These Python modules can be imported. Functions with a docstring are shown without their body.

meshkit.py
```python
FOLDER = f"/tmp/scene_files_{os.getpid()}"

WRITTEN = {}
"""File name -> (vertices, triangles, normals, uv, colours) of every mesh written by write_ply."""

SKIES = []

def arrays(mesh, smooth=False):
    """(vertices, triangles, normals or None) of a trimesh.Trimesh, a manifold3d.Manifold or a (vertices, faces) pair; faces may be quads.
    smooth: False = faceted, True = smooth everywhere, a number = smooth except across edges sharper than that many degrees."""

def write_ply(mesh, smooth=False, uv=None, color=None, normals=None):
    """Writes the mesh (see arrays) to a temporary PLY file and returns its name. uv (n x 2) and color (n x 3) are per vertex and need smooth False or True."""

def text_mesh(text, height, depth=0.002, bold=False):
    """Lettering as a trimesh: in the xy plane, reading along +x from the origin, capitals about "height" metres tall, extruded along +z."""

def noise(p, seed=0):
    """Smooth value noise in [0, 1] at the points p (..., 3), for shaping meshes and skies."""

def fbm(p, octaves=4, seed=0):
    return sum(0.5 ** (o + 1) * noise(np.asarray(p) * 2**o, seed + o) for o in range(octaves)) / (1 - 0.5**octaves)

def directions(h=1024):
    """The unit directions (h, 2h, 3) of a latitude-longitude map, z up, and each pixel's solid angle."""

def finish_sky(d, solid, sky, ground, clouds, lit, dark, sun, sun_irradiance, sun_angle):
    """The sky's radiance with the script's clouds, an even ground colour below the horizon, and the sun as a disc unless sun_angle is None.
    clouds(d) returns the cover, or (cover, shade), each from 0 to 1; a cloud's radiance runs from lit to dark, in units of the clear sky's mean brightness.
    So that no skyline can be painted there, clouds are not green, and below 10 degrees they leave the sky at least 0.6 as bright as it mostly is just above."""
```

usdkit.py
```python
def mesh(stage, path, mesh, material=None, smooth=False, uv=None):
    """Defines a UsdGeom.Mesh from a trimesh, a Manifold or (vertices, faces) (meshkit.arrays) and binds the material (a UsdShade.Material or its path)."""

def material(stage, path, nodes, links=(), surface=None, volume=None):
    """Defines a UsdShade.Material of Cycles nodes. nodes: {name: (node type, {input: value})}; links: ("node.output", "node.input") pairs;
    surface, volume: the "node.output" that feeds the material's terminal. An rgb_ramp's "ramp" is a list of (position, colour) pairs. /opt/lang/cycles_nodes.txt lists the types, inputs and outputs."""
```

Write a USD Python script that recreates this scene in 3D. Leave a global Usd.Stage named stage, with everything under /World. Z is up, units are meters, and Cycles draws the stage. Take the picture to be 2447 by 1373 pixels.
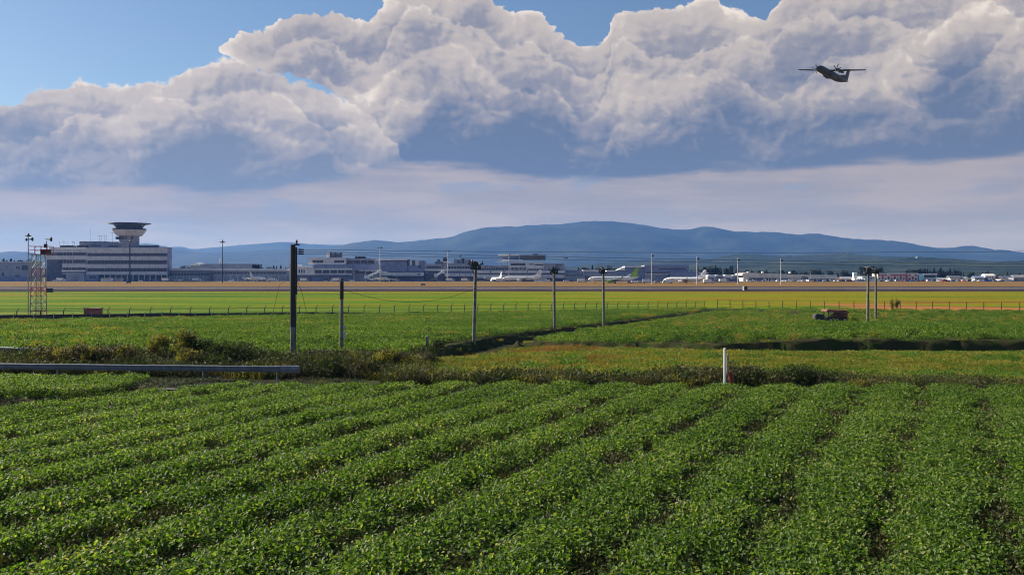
import math, random, re
import numpy as np, trimesh, usdkit, meshkit
from pxr import Usd, UsdGeom, UsdLux, UsdShade, Sdf, Gf, Vt

stage = Usd.Stage.CreateInMemory()
UsdGeom.SetStageUpAxis(stage, UsdGeom.Tokens.z)
UsdGeom.SetStageMetersPerUnit(stage, 1.0)
UsdGeom.Xform.Define(stage, '/World')
UsdGeom.Scope.Define(stage, '/World/Looks')

# ------------------------------------------------------------------ camera, sky, sun
FPX, YH, CX, CZ = 2200.0, 655.0, 1223.5, 5.5      # focal length and horizon in photo pixels, camera height
SUN_AZ, SUN_EL = math.radians(-64), math.radians(33)
EXPOSURE = 0.85
SKY_STRENGTH = 0.10
HAZE_COLOR, HAZE_DENSITY = (0.10, 0.28, 0.86), 0.70e-4

cam = UsdGeom.Camera.Define(stage, '/World/camera')
cam.CreateHorizontalApertureAttr(36.0)
cam.CreateVerticalApertureAttr(36.0 * 574 / 1024)
cam.CreateFocalLengthAttr(36.0 * FPX / 2447)
cam.CreateVerticalApertureOffsetAttr(-(686.5 - YH) * 36.0 / 2447)
cam.CreateClippingRangeAttr(Gf.Vec2f(0.1, 60000))
cam.CreateExposureAttr(EXPOSURE)
cam.AddTranslateOp().Set(Gf.Vec3d(0, 0, CZ))
cam.AddRotateXYZOp().Set(Gf.Vec3f(90, 0, 0))

sun = UsdLux.DistantLight.Define(stage, '/World/sun')
sun.CreateNormalizeAttr(True)
sun.CreateIntensityAttr(1.25)
sun.CreateAngleAttr(0.55)
sun.CreateColorAttr(Gf.Vec3f(1.0, 0.90, 0.76))
sdir = np.array([math.sin(SUN_AZ) * math.cos(SUN_EL), math.cos(SUN_AZ) * math.cos(SUN_EL), math.sin(SUN_EL)])
sun.AddTranslateOp().Set(Gf.Vec3d(*map(float, sdir * 300)))
sun.AddRotateXYZOp().Set(Gf.Vec3f(90 - math.degrees(SUN_EL), 0, 180 - math.degrees(SUN_AZ)))


class Graph:
    """Collects Cycles nodes; an input given as 'n3.fac' is a link."""
    def __init__(self):
        self.nodes, self.links = {}, []

    def nd(self, kind, out=None, **inp):
        name = f'n{len(self.nodes)}'
        vals = {}
        for k, v in inp.items():
            if isinstance(v, str) and re.match(r'^n\d+\.', v):
                self.links.append((v, f'{name}.{k}'))
            else:
                vals[k] = v
        self.nodes[name] = (kind, vals)
        return f'{name}.{out}' if out else name

    def m(self, op, a, b=0.0, c=0.0, clamp=False):
        return self.nd('math', 'value', math_type=op, value1=a, value2=b, value3=c, use_clamp=clamp)

    def add(self, a, b): return self.m('add', a, b)
    def sub(self, a, b): return self.m('subtract', a, b)
    def mul(self, a, b): return self.m('multiply', a, b)

    def step(self, v, lo, hi, a=0.0, b=1.0):
        return self.nd('map_range', 'result', range_type='smoothstep', value=v, from_min=lo, from_max=hi, to_min=a, to_max=b, clamp=True)

    def lin(self, v, lo, hi, a=0.0, b=1.0):
        return self.nd('map_range', 'result', range_type='linear', value=v, from_min=lo, from_max=hi, to_min=a, to_max=b, clamp=True)

    def mix(self, f, a, b):
        return self.nd('mix_color', 'result', blend_type='mix', fac=f, a=a, b=b, use_clamp=False)

    def vec(self, x, y, z=0.0): return self.nd('combine_xyz', 'vector', x=x, y=y, z=z)


def lin(r, g, b):
    f = lambda c: c / 255 / 12.92 if c / 255 <= 0.04045 else ((c / 255 + 0.055) / 1.055) ** 2.4
    return (f(r), f(g), f(b))


def build_sky():
    g = Graph()
    D = math.degrees
    sep = g.nd('separate_xyz', vector=g.nd('texture_coordinate', 'generated'))
    x, y, z = sep + '.x', sep + '.y', sep + '.z'
    az = g.mul(g.m('arctan2', x, y), 180 / math.pi)
    el = g.mul(g.m('arcsine', z), 180 / math.pi)

    def outline(pts):                       # photo outline -> (position, elevation / 30) over azimuth -40 .. 40 degrees
        out = []
        for px, py in pts:
            a = math.atan((px - CX) / FPX)
            e = math.degrees(math.atan((YH - py) / FPX * math.cos(a)))
            out.append(((math.degrees(a) + 40) / 80, e / 30))
        return out
    topA = outline([(-500, 330), (-200, 285), (0, 258), (60, 240), (110, 218), (150, 214), (180, 192), (230, 214), (290, 222), (390, 208), (430, 182),
                    (470, 172), (540, 152), (585, 152), (625, 172), (690, 192), (760, 212), (850, 245), (1000, 260), (1400, 260), (2447, 200)])
    topB = outline([(380, 800), (470, 330), (500, 190), (550, 108), (600, 88), (650, 76), (700, 50), (740, 38), (790, 35), (830, 45), (870, 58), (900, 44),
                    (930, 8), (960, -15), (1000, -25), (1100, -20), (1160, -6), (1190, 20), (1220, 34), (1260, 38), (1290, 36), (1310, 50), (1340, 78),
                    (1380, 105), (1405, 115), (1430, 108), (1447, 92), (1453, 52), (1480, 42), (1540, 30), (1600, 25), (1640, 22), (1670, 8), (1700, -6),
                    (1725, 6), (1737, 30), (1770, 46), (1800, 60), (1840, 64), (1855, 42), (1872, 15), (1900, -5), (1960, -32), (2100, -55), (2230, -30),
                    (2330, -25), (2447, -80), (2800, -150)])
    botB = outline([(400, 60), (540, 112), (600, 152), (680, 168), (740, 190), (800, 222), (880, 262), (950, 330), (1000, 520), (1100, 900), (2447, 900)])
    darkB = outline([(500, 420), (950, 360), (1050, 290), (1120, 250), (1200, 262), (1300, 320), (1400, 330), (1500, 300), (1620, 285), (1750, 262), (1900, 268), (2050, 290),
                     (2150, 252), (2250, 222), (2447, 205), (2800, 200)])
    darkA = outline([(-500, 370), (0, 345), (150, 372), (300, 372), (420, 345), (520, 330), (600, 345), (680, 330), (800, 330), (900, 370), (2447, 370)])
    floorC = outline([(-500, 452), (0, 440), (200, 446), (450, 452), (640, 446), (800, 415), (950, 398), (1100, 410), (1300, 424), (1500, 420), (1700, 405), (1900, 398),
                      (2200, 388), (2447, 360), (2900, 340)])

    def ramp2(r, gch, b, t):
        at = sorted({p for o in (r, gch, b) for p, _ in o})
        ip = lambda o, p: float(np.interp(p, [q for q, _ in o], [v for _, v in o]))
        node = g.nd('rgb_ramp', 'color', ramp=[(p, (ip(r, p) + 1, ip(gch, p) + 1, ip(b, p) + 1)) for p in at], interpolate=True, fac=t)
        s = g.nd('separate_color', color=node)
        return [g.mul(g.sub(s + '.' + c, 1.0), 30.0) for c in 'rgb']

    sunx, sunz = -0.74, 0.67                 # where the light comes from, across the sky

    def warp(a, e):
        v = g.vec(a, g.mul(e, 1.3))
        w = g.nd('noise_texture', dimensions='2D', vector=v, scale=0.30, detail=4.0, roughness=0.58)
        ws = g.nd('separate_color', color=w + '.color')
        return v, g.sub(ws + '.r', 0.5), g.sub(ws + '.g', 0.5), g.sub(ws + '.b', 0.5)

    v0, wa, we, wb = warp(az, el)

    def broad(da, de):                       # the big rolling masses
        v = g.nd('vector_math', 'vector', math_type='add', vector1=v0, vector2=g.vec(g.add(g.mul(wa, 1.5), da), g.add(g.mul(we, 1.5), de * 1.3)))
        return g.nd('noise_texture', 'fac', dimensions='2D', vector=v, scale=0.16, detail=2.0, roughness=0.45)

    def puffs(da, de, ox, oy, scale=0.46, detail=3.0, fine=6.0):     # cauliflower heads
        v = g.nd('vector_math', 'vector', math_type='add', vector1=v0, vector2=g.vec(g.add(g.mul(wa, 1.7), da + ox), g.add(g.mul(we, 1.7), de * 1.3 + oy)))
        d = g.nd('voronoi_texture', 'distance', dimensions='2D', feature='f1', vector=v, scale=scale, detail=detail, roughness=0.46, lacunarity=2.4, use_normalize=True)
        n = g.nd('noise_texture', 'fac', dimensions='2D', vector=v, scale=1.5, detail=fine, roughness=0.54)
        return g.add(g.mul(g.sub(0.5, g.mul(d, d)), 1.0), g.mul(g.sub(n, 0.5), 0.62))

    b0, b1 = broad(0, 0), broad(sunx * 2.2, sunz * 2.2)
    t0 = g.lin(g.add(az, g.mul(wa, 1.4)), -40, 40)
    tb, ta, bb = ramp2(topB, topA, botB, t0)
    dB, dA, fl = ramp2(darkB, darkA, floorC, t0)
    big = g.mul(g.sub(b0, 0.5), 1.5)
    light = g.mul(g.sub(b0, b1), 1.15)
    K = 2.0 ** -EXPOSURE / SKY_STRENGTH
    col = lambda r, gg, b: tuple(K * c for c in lin(r, gg, b))

    def head(top, seed, dark, cols, lift, amp=1.25, soft=0.10, low=None, relief=None):
        """One row of cloud heads below a given top line: (cover, colour)."""
        ox, oy = 17.3 * seed, 9.1 * seed
        p0 = puffs(0, 0, ox, oy) if relief is None else puffs(0, 0, ox, oy, detail=2.0, fine=4.0)
        if relief is None:
            relief = g.sub(p0, puffs(sunx * 0.42, sunz * 0.42, ox, oy))
        h = g.add(g.mul(g.sub(p0, 0.22), amp), g.mul(big, amp * 0.6))
        E = g.add(g.sub(top, el), h)
        if low is not None:
            E = g.m('minimum', E, g.add(g.sub(el, low), h))
        cover = g.step(E, -0.03, soft)
        inside = g.m('maximum', E, 0.0)
        rim = g.m('exponent', g.mul(inside, -0.85))
        edge = g.m('exponent', g.mul(inside, -7.0))
        lit = g.add(g.add(g.mul(rim, 0.55), g.mul(edge, 0.16)), g.add(light, g.add(g.mul(relief, 0.72), lift)))
        belly = g.step(g.add(g.sub(g.sub(dark, el), g.mul(g.sub(b0, 0.5), 3.0)), g.mul(p0, -1.0)), -2.9, 1.5)
        lit = g.sub(lit, g.mul(belly, g.sub(0.88, g.mul(p0, 0.34))))
        c = g.mix(g.step(lit, -0.50, 0.12), cols[0], cols[1])
        c = g.mix(g.step(lit, 0.00, 0.52), c, cols[2])
        c = g.mix(g.step(lit, 0.50, 1.05), c, cols[3])
        return cover, c, p0, relief

    def drop(top, by, seed, swing):
        n = g.nd('noise_texture', 'fac', dimensions='1D', w=g.add(g.mul(az, 0.17), seed * 31.7), scale=1.0, detail=2.0, roughness=0.5)
        return g.add(g.sub(top, by), g.mul(g.sub(n, 0.5), swing))

    colsB = [col(100, 114, 140), col(146, 146, 157), col(193, 184, 179), col(240, 229, 219)]
    colsA = [col(118, 129, 150), col(155, 154, 163), col(196, 187, 183), col(238, 227, 218)]
    aB, cb, h0, rel = head(tb, 0, dB, colsB, 0.13, low=bb)
    for k, (by, sw) in enumerate(((1.9, 4.2), (3.9, 5.0), (6.2, 5.0))):
        cv, cc, *_ = head(drop(tb, by, k + 1, sw), k + 1, dB, colsB, 0.10 - 0.02 * k, soft=(0.22, 0.4, 0.7)[k], relief=rel)
        cb = g.mix(cv, cb, cc)
    aA, ca, *_ = head(ta, 5, dA, colsA, 0.15, relief=rel, soft=0.22)
    for k, (by, sw) in enumerate(((1.7, 3.2), (3.4, 3.5))):
        cv, cc, *_ = head(drop(ta, by, k + 6, sw), k + 6, dA, colsA, 0.14, soft=(0.25, 0.5)[k], relief=rel)
        ca = g.mix(cv, ca, cc)

    sky = g.nd('sky_texture', 'color', sky_type='single_scattering', sun_disc=False, sun_elevation=SUN_EL, sun_rotation=SUN_AZ, altitude=200.0, air_density=1.0, aerosol_density=0.7, ozone_density=2.0)
    sky = g.nd('mix_color', 'result', blend_type='multiply', fac=1.0, a=sky, b=SKY_TINT, use_clamp=False)

    c = g.mix(aA, sky, ca)
    c = g.mix(aB, c, cb)
    # thin layers under the cloud floor, down to the horizon
    streak = g.nd('noise_texture', 'fac', dimensions='2D', vector=g.vec(g.mul(az, 0.10), g.mul(el, 0.75)), scale=1.0, detail=6.0, roughness=0.55)
    streak2 = g.nd('noise_texture', 'fac', dimensions='2D', vector=g.vec(g.add(g.mul(az, 0.16), 7.0), g.mul(el, 0.6)), scale=1.0, detail=7.0, roughness=0.6)
    pale = g.mix(g.step(streak, 0.35, 0.68), col(150, 147, 154), col(169, 161, 163))
    low = g.step(g.sub(fl, el), 0.0, 4.0)
    patch = g.mul(g.step(streak2, 0.53, 0.70), g.mul(g.sub(1.0, low), 0.9))
    pale = g.mix(patch, pale, col(140, 150, 174))
    under = g.step(g.add(g.sub(fl, el), g.add(g.mul(g.sub(streak, 0.5), 2.2), g.mul(h0, 0.25))), -0.25, 0.55)
    c = g.mix(under, c, pale)
    g.nd('background_shader', color=c, strength=SKY_STRENGTH)
    name = f'n{len(g.nodes) - 1}'
    return usdkit.material(stage, '/World/Looks/sky_light', g.nodes, g.links, surface=f'{name}.background')


SKY_TINT = (0.42, 0.47, 0.53)
sky_dome = UsdLux.DomeLight.Define(stage, '/World/sky')
sky_dome.CreateIntensityAttr(1.0)
UsdShade.MaterialBindingAPI.Apply(sky_dome.GetPrim()).Bind(build_sky())
sky_dome.GetPrim().SetCustomDataByKey('kind', 'structure')

# ------------------------------------------------------------------ helpers
rng = np.random.default_rng(7)
PI = math.pi
taken = {}


def free_path(parent, name):
    key = f'{parent}/{name}'
    n = taken.get(key, -1) + 1
    taken[key] = n
    return key if n == 0 else f'{key}_{n:03d}'


def say(prim, label=None, cat=None, group=None, kind=None):
    for k, v in (('label', label), ('category', cat), ('group', group), ('kind', kind)):
        if v:
            prim.SetCustomDataByKey(k, v)
    return prim


class MB:
    """Collects simple solids; one mesh in the end. Coordinates are the world's unless said otherwise."""
    def __init__(self):
        self.v, self.f, self.n = [], [], 0

    def raw(self, v, f):
        v, f = np.asarray(v, float), np.asarray(f, int)
        if f.shape[1] == 4:
            f = np.vstack([f[:, [0, 1, 2]], f[:, [0, 2, 3]]])
        self.v.append(v); self.f.append(f + self.n); self.n += len(v)
        return self

    def box(self, x0, x1, y0, y1, z0, z1, rot=0.0):
        v = np.array([[x, y, z] for x in (x0, x1) for y in (y0, y1) for z in (z0, z1)], float)
        if rot:
            c = np.array([(x0 + x1) / 2, (y0 + y1) / 2, 0]); q = v - c
            v = np.stack([q[:, 0] * math.cos(rot) - q[:, 1] * math.sin(rot), q[:, 0] * math.sin(rot) + q[:, 1] * math.cos(rot), q[:, 2]], 1) + c
        f = [[0, 1, 3, 2], [4, 6, 7, 5], [0, 4, 5, 1], [2, 3, 7, 6], [0, 2, 6, 4], [1, 5, 7, 3]]
        return self.raw(v, f)

    def tube(self, pts, r, n=8, caps=True):
        p = np.asarray(pts, float)
        r = np.broadcast_to(np.asarray(r, float), (len(p),))
        t = np.gradient(p, axis=0); t /= np.linalg.norm(t, axis=1, keepdims=True) + 1e-12
        a = np.cross(t, np.where(np.abs(t[:, 2:]) < 0.9, [0, 0, 1.0], [1.0, 0, 0])); a /= np.linalg.norm(a, axis=1, keepdims=True) + 1e-12
        b = np.cross(t, a); w = np.arange(n) * 2 * PI / n
        v = p[:, None] + r[:, None, None] * (np.cos(w)[None, :, None] * a[:, None] + np.sin(w)[None, :, None] * b[:, None])
        m = len(p)
        i, j = np.meshgrid(np.arange(m - 1), np.arange(n), indexing='ij')
        q = np.stack([i * n + j, i * n + (j + 1) % n, (i + 1) * n + (j + 1) % n, (i + 1) * n + j], -1).reshape(-1, 4)
        f = np.vstack([q[:, [0, 1, 2]], q[:, [0, 2, 3]]])
        v = v.reshape(-1, 3)
        if caps:
            v = np.vstack([v, p[0], p[-1]])
            k = np.arange(n)
            f = np.vstack([f, np.stack([np.full(n, m * n), (k + 1) % n, k], 1), np.stack([np.full(n, m * n + 1), (m - 1) * n + k, (m - 1) * n + (k + 1) % n], 1)])
        return self.raw(v, f)

    def prism(self, poly, axis, a, b):
        """A polygon (u, w) pushed along one axis from a to b: axis x: (y, z); y: (x, z); z: (x, y). Convex or nearly so."""
        poly = np.asarray(poly, float); n = len(poly)
        def at(s):
            s = np.full(n, s)
            return {'x': np.stack([s, poly[:, 0], poly[:, 1]], 1), 'y': np.stack([poly[:, 0], s, poly[:, 1]], 1), 'z': np.stack([poly[:, 0], poly[:, 1], s], 1)}[axis]
        v = np.vstack([at(a), at(b)])
        k = np.arange(n)
        f = [[i, (i + 1) % n, n + (i + 1) % n] for i in k] + [[i, n + (i + 1) % n, n + i] for i in k]
        f += [[0, i + 1, i] for i in range(1, n - 1)] + [[n, n + i, n + i + 1] for i in range(1, n - 1)]
        return self.raw(v, f)

    def lathe(self, prof, at, n=16):
        """prof: (radius, z) from bottom to top, about a vertical axis at the place."""
        prof = np.asarray(prof, float); m = len(prof); w = np.arange(n) * 2 * PI / n
        v = np.stack([prof[:, 0, None] * np.cos(w), prof[:, 0, None] * np.sin(w), np.broadcast_to(prof[:, 1, None], (m, n))], -1).reshape(-1, 3) + np.asarray(at, float)
        i, j = np.meshgrid(np.arange(m - 1), np.arange(n), indexing='ij')
        return self.raw(v, np.stack([i * n + j, i * n + (j + 1) % n, (i + 1) * n + (j + 1) % n, (i + 1) * n + j], -1).reshape(-1, 4))

    def get(self):
        return np.vstack(self.v), np.vstack(self.f)


def leafy(path, mesh, mat, seed):
    """A mesh of loose leaves whose every leaf has a tone of its own."""
    from scipy.sparse import coo_matrix
    from scipy.sparse.csgraph import connected_components
    v, f = mesh
    used, f = np.unique(np.asarray(f), return_inverse=True)
    v, f = np.asarray(v)[used], f.reshape(-1, 3)
    e = np.vstack([f[:, [0, 1]], f[:, [1, 2]]])
    n, lab = connected_components(coo_matrix((np.ones(len(e)), (e[:, 0], e[:, 1])), shape=(len(v), len(v))), directed=False)
    m = usdkit.mesh(stage, path, (v, f), mat)
    tone = np.random.default_rng(seed).random(n).astype(np.float32)[lab]
    UsdGeom.PrimvarsAPI(m).CreatePrimvar('tone', Sdf.ValueTypeNames.FloatArray, 'vertex').Set(Vt.FloatArray.FromNumpy(tone))
    return m


class Thing:
    """An Xform at the thing's base; parts are given in world coordinates (world=True) or around the base."""
    def __init__(self, name, label, cat, loc=(0, 0, 0), rotz=0.0, group=None, world=True, kind=None):
        self.path = free_path('/World', name)
        self.loc, self.world = np.asarray(loc, float), world
        x = UsdGeom.Xform.Define(stage, self.path)
        x.AddTranslateOp().Set(Gf.Vec3d(*map(float, loc))); x.AddRotateZOp().Set(float(math.degrees(rotz)))
        self.prim = say(x.GetPrim(), label, cat, group, kind)

    def part(self, name, mesh, mat, under=None, smooth=False, label=None):
        v, f = mesh.get() if isinstance(mesh, MB) else mesh
        if self.world:
            v = v - self.loc
        p = (leafy(free_path(under or self.path, name), (v, f), mat, len(v)) if name in ('foliage', 'crown') else usdkit.mesh(stage, free_path(under or self.path, name), (v, f), mat, smooth)).GetPrim()
        if label:
            say(p, label)
        return str(p.GetPath())


def single(name, mesh, mat, label=None, cat=None, group=None, kind=None, smooth=False):
    v, f = mesh.get() if isinstance(mesh, MB) else mesh
    return say(usdkit.mesh(stage, free_path('/World', name), (v, f), mat, smooth).GetPrim(), label, cat, group, kind)


def dup(first, name, loc, rotz=0.0, label=None, cat=None, group=None, scale=None):
    x = UsdGeom.Xform.Define(stage, free_path('/World', name))
    x.AddTranslateOp().Set(Gf.Vec3d(*map(float, loc))); x.AddRotateZOp().Set(float(math.degrees(rotz)))
    p = x.GetPrim()
    p.GetReferences().AddInternalReference(first.path)
    if scale is not None:
        op = x.AddScaleOp(); op.Set(Gf.Vec3f(*scale))
    p.SetInstanceable(True)
    return say(p, label, cat, group)


def P(px, py, d):
    """The point at distance d that the photograph shows at this pixel."""
    return np.array([(px - CX) / FPX * d, d, CZ - (py - YH) / FPX * d])


def X(px, d): return (px - CX) / FPX * d
def Zp(py, d): return CZ - (py - YH) / FPX * d


def pbox(mb, x0, y0, x1, y1, d, depth):
    """A box whose front stands at distance d and spans these photo pixels."""
    return mb.box(X(x0, d), X(x1, d), d, d + depth, Zp(y1, d), Zp(y0, d))


# ------------------------------------------------------------------ materials
def paint(name, c, rough=0.6, var=0.12, scale=1.5, metallic=0.0, bump=0.0, spec=0.4, c2=None):
    """A plain surface with a little uneven tone; c2 is a second colour it wears towards."""
    g = Graph()
    pos = g.nd('geometry', 'position')
    n = g.nd('noise_texture', 'fac', vector=pos, scale=scale, detail=5.0, roughness=0.6)
    other = c2 or tuple(k * (1 - 2.2 * var) for k in c)
    bright = tuple(min(1.0, k * (1 + var)) for k in c)
    col = g.mix(g.step(n, 0.38, 0.68), bright, other)
    kw = {}
    if bump:
        kw['normal'] = g.nd('bump', 'normal', height=n, strength=0.6, distance=bump)
    b = g.nd('principled_bsdf', base_color=col, roughness=rough, metallic=metallic, specular_ior_level=spec, **kw)
    return usdkit.material(stage, f'/World/Looks/{name}', g.nodes, g.links, surface=f'{b}.BSDF')


def leaf(name, ramp, trans=0.35, glow=(1.5, 1.45, 0.6), rough=0.55, patch=0.22, spread=0.55, patchy=0.9, spec=0.22):
    """Foliage: tone by leaf, by plant and by patch of ground; sunlight shines through."""
    g = Graph()
    geo = g.nd('geometry')
    isl = g.nd('attribute', 'fac', attribute='tone')            # one value for each leaf
    ramp = [(q, tuple(0.74 * k for k in c)) for q, c in ramp]
    n = g.nd('noise_texture', 'fac', vector=geo + '.position', scale=patch, detail=3.0, roughness=0.6)
    f = g.add(g.mul(g.sub(isl, 0.5), spread), g.add(0.5, g.mul(g.sub(n, 0.5), patchy)))
    col = g.nd('rgb_ramp', 'color', ramp=ramp, interpolate=True, fac=f)
    tcol = g.nd('mix_color', 'result', blend_type='multiply', fac=1.0, a=col, b=glow, use_clamp=False)
    b = g.nd('principled_bsdf', base_color=col, roughness=rough, specular_ior_level=spec)
    t = g.nd('translucent_bsdf', 'BSDF', color=tcol)
    mx = g.nd('mix_closure', fac=trans, closure1=f'{b}.BSDF', closure2=t)
    return usdkit.material(stage, f'/World/Looks/{name}', g.nodes, g.links, surface=f'{mx}.closure')


def glass(name, c, rough=0.08):
    b = {"p": ("principled_bsdf", {"base_color": c, "roughness": rough, "specular_ior_level": 0.6})}
    return usdkit.material(stage, f'/World/Looks/{name}', b, [], surface="p.BSDF")


M = {}
M['white'] = paint('white_paint', (0.78, 0.78, 0.77), 0.45, 0.06, 0.6)
M['white_gloss'] = paint('aircraft_white', (0.80, 0.80, 0.80), 0.22, 0.03, 0.4)
M['grey'] = paint('grey_paint', (0.36, 0.37, 0.39), 0.5, 0.08)
M['wall_pale'] = paint('pale_wall', (0.57, 0.575, 0.60), 0.7, 0.08, 0.25)
M['wall_grey'] = paint('grey_wall', (0.27, 0.29, 0.35), 0.7, 0.10, 0.25)
M['wall_blue'] = paint('blue_grey_wall', (0.18, 0.22, 0.36), 0.6, 0.10, 0.25)
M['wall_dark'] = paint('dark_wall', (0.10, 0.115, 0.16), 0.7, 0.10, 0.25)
M['wall_cream'] = paint('cream_wall', (0.62, 0.58, 0.50), 0.7, 0.08, 0.3)
M['roof_cream'] = paint('cream_roof', (0.60, 0.55, 0.47), 0.6, 0.10, 0.2)
M['roof_grey'] = paint('grey_roof', (0.30, 0.32, 0.36), 0.6, 0.10, 0.2)
M['wall_red'] = paint('red_wall', (0.42, 0.05, 0.06), 0.6, 0.10, 0.3)
M['wall_teal'] = paint('teal_wall', (0.35, 0.60, 0.66), 0.6, 0.08, 0.3)
M['glass'] = glass('window_glass', (0.02, 0.028, 0.045), 0.12)
M['glass_cab'] = glass('cab_glass', (0.10, 0.12, 0.12), 0.05)
M['dark'] = paint('dark_metal', (0.03, 0.032, 0.035), 0.55, 0.1)
M['steel'] = paint('galvanised_steel', (0.17, 0.19, 0.22), 0.5, 0.12, 3.0, metallic=0.4, c2=(0.14, 0.15, 0.17))
M['concrete'] = paint('concrete', (0.20, 0.195, 0.18), 0.85, 0.16, 2.0, bump=0.01)
M['pole'] = paint('pole_concrete', (0.17, 0.165, 0.145), 0.8, 0.14, 2.5, c2=(0.10, 0.095, 0.08))
M['mast_white'] = paint('mast_white', (0.25, 0.23, 0.21), 0.6, 0.15, 1.0)
M['fence_post'] = paint('fence_post', (0.04, 0.043, 0.04), 0.7, 0.15, 2.0)
M['sleeve'] = paint('black_sleeve', (0.020, 0.019, 0.019), 0.55, 0.25, 2.0, c2=(0.035, 0.028, 0.024))
M['rust'] = paint('rusty_sheet', (0.22, 0.095, 0.06), 0.85, 0.2, 2.0, c2=(0.13, 0.055, 0.035))
M['rust_dark'] = paint('rusty_boards', (0.13, 0.05, 0.032), 0.85, 0.25, 3.0)
M['red'] = paint('red_paint', (0.52, 0.05, 0.035), 0.55, 0.15, 1.2)
M['redbrown'] = paint('red_brown_paint', (0.30, 0.075, 0.055), 0.6, 0.18, 1.2)
M['black'] = paint('black_rubber', (0.018, 0.018, 0.018), 0.7, 0.1)
M['wood'] = paint('weathered_wood', (0.34, 0.27, 0.18), 0.85, 0.2, 6.0)
M['board'] = paint('dark_board', (0.055, 0.055, 0.06), 0.8, 0.2, 1.5)
M['bark'] = paint('bark', (0.08, 0.06, 0.045), 0.9, 0.2, 3.0)
M['green'] = paint('livery_green', (0.20, 0.42, 0.05), 0.3, 0.05)
M['navy'] = paint('livery_navy', (0.03, 0.04, 0.10), 0.35, 0.08)
M['plane_dark'] = paint('turboprop_paint', (0.030, 0.032, 0.040), 0.4, 0.1)
M['car_red'] = paint('car_red', (0.35, 0.03, 0.03), 0.3, 0.04)
M['car_blue'] = paint('car_blue', (0.05, 0.10, 0.30), 0.3, 0.04)
M['car_grey'] = paint('car_silver', (0.45, 0.46, 0.48), 0.3, 0.04)
M['yellow'] = paint('yellow_paint', (0.60, 0.42, 0.05), 0.5, 0.08)
M['asphalt'] = paint('asphalt', (0.020, 0.019, 0.020), 0.9, 0.15, 0.08, spec=0.05)
M['soil'] = paint('bank_soil', (0.045, 0.036, 0.026), 0.95, 0.25, 1.2, bump=0.05, c2=(0.03, 0.034, 0.018))

# ------------------------------------------------------------------ the land
PROF = np.array([(-50, 0), (44, 0), (62, 0), (80, -0.05), (103, -0.6), (128, -1.05), (172, -1.78), (205, -2.35), (230, -2.4), (393, -2.0), (540, -1.8), (900, -1.45),
                 (2000, -1.0), (30000, -1.0)])
CHAN = np.array([(-12.5, 56), (-7, 63), (-3.2, 76), (4.75, 103), (11.4, 118), (42, 196), (56, 230)])      # left edge of the sunken path, (x, y)


def zbase(y): return np.interp(y, PROF[:, 0], PROF[:, 1])
def chan_x(y): return np.interp(y, CHAN[:, 1], CHAN[:, 0])
def fence_y(x): return np.minimum(128 + (x + 71) * 0.7313, 214 - (x - 46.6) * 0.77)
def front_y(x): return 71.0 + 0.5 * np.clip(16.0 - x, 0, 30)      # where the right-hand field ends in a bank
def near_edge(x): return np.clip(43.0 + (x + 14.5) * 1.6, 34.6, 43.0) - np.clip((x - 5) * 0.035, 0, 1.0)


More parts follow.
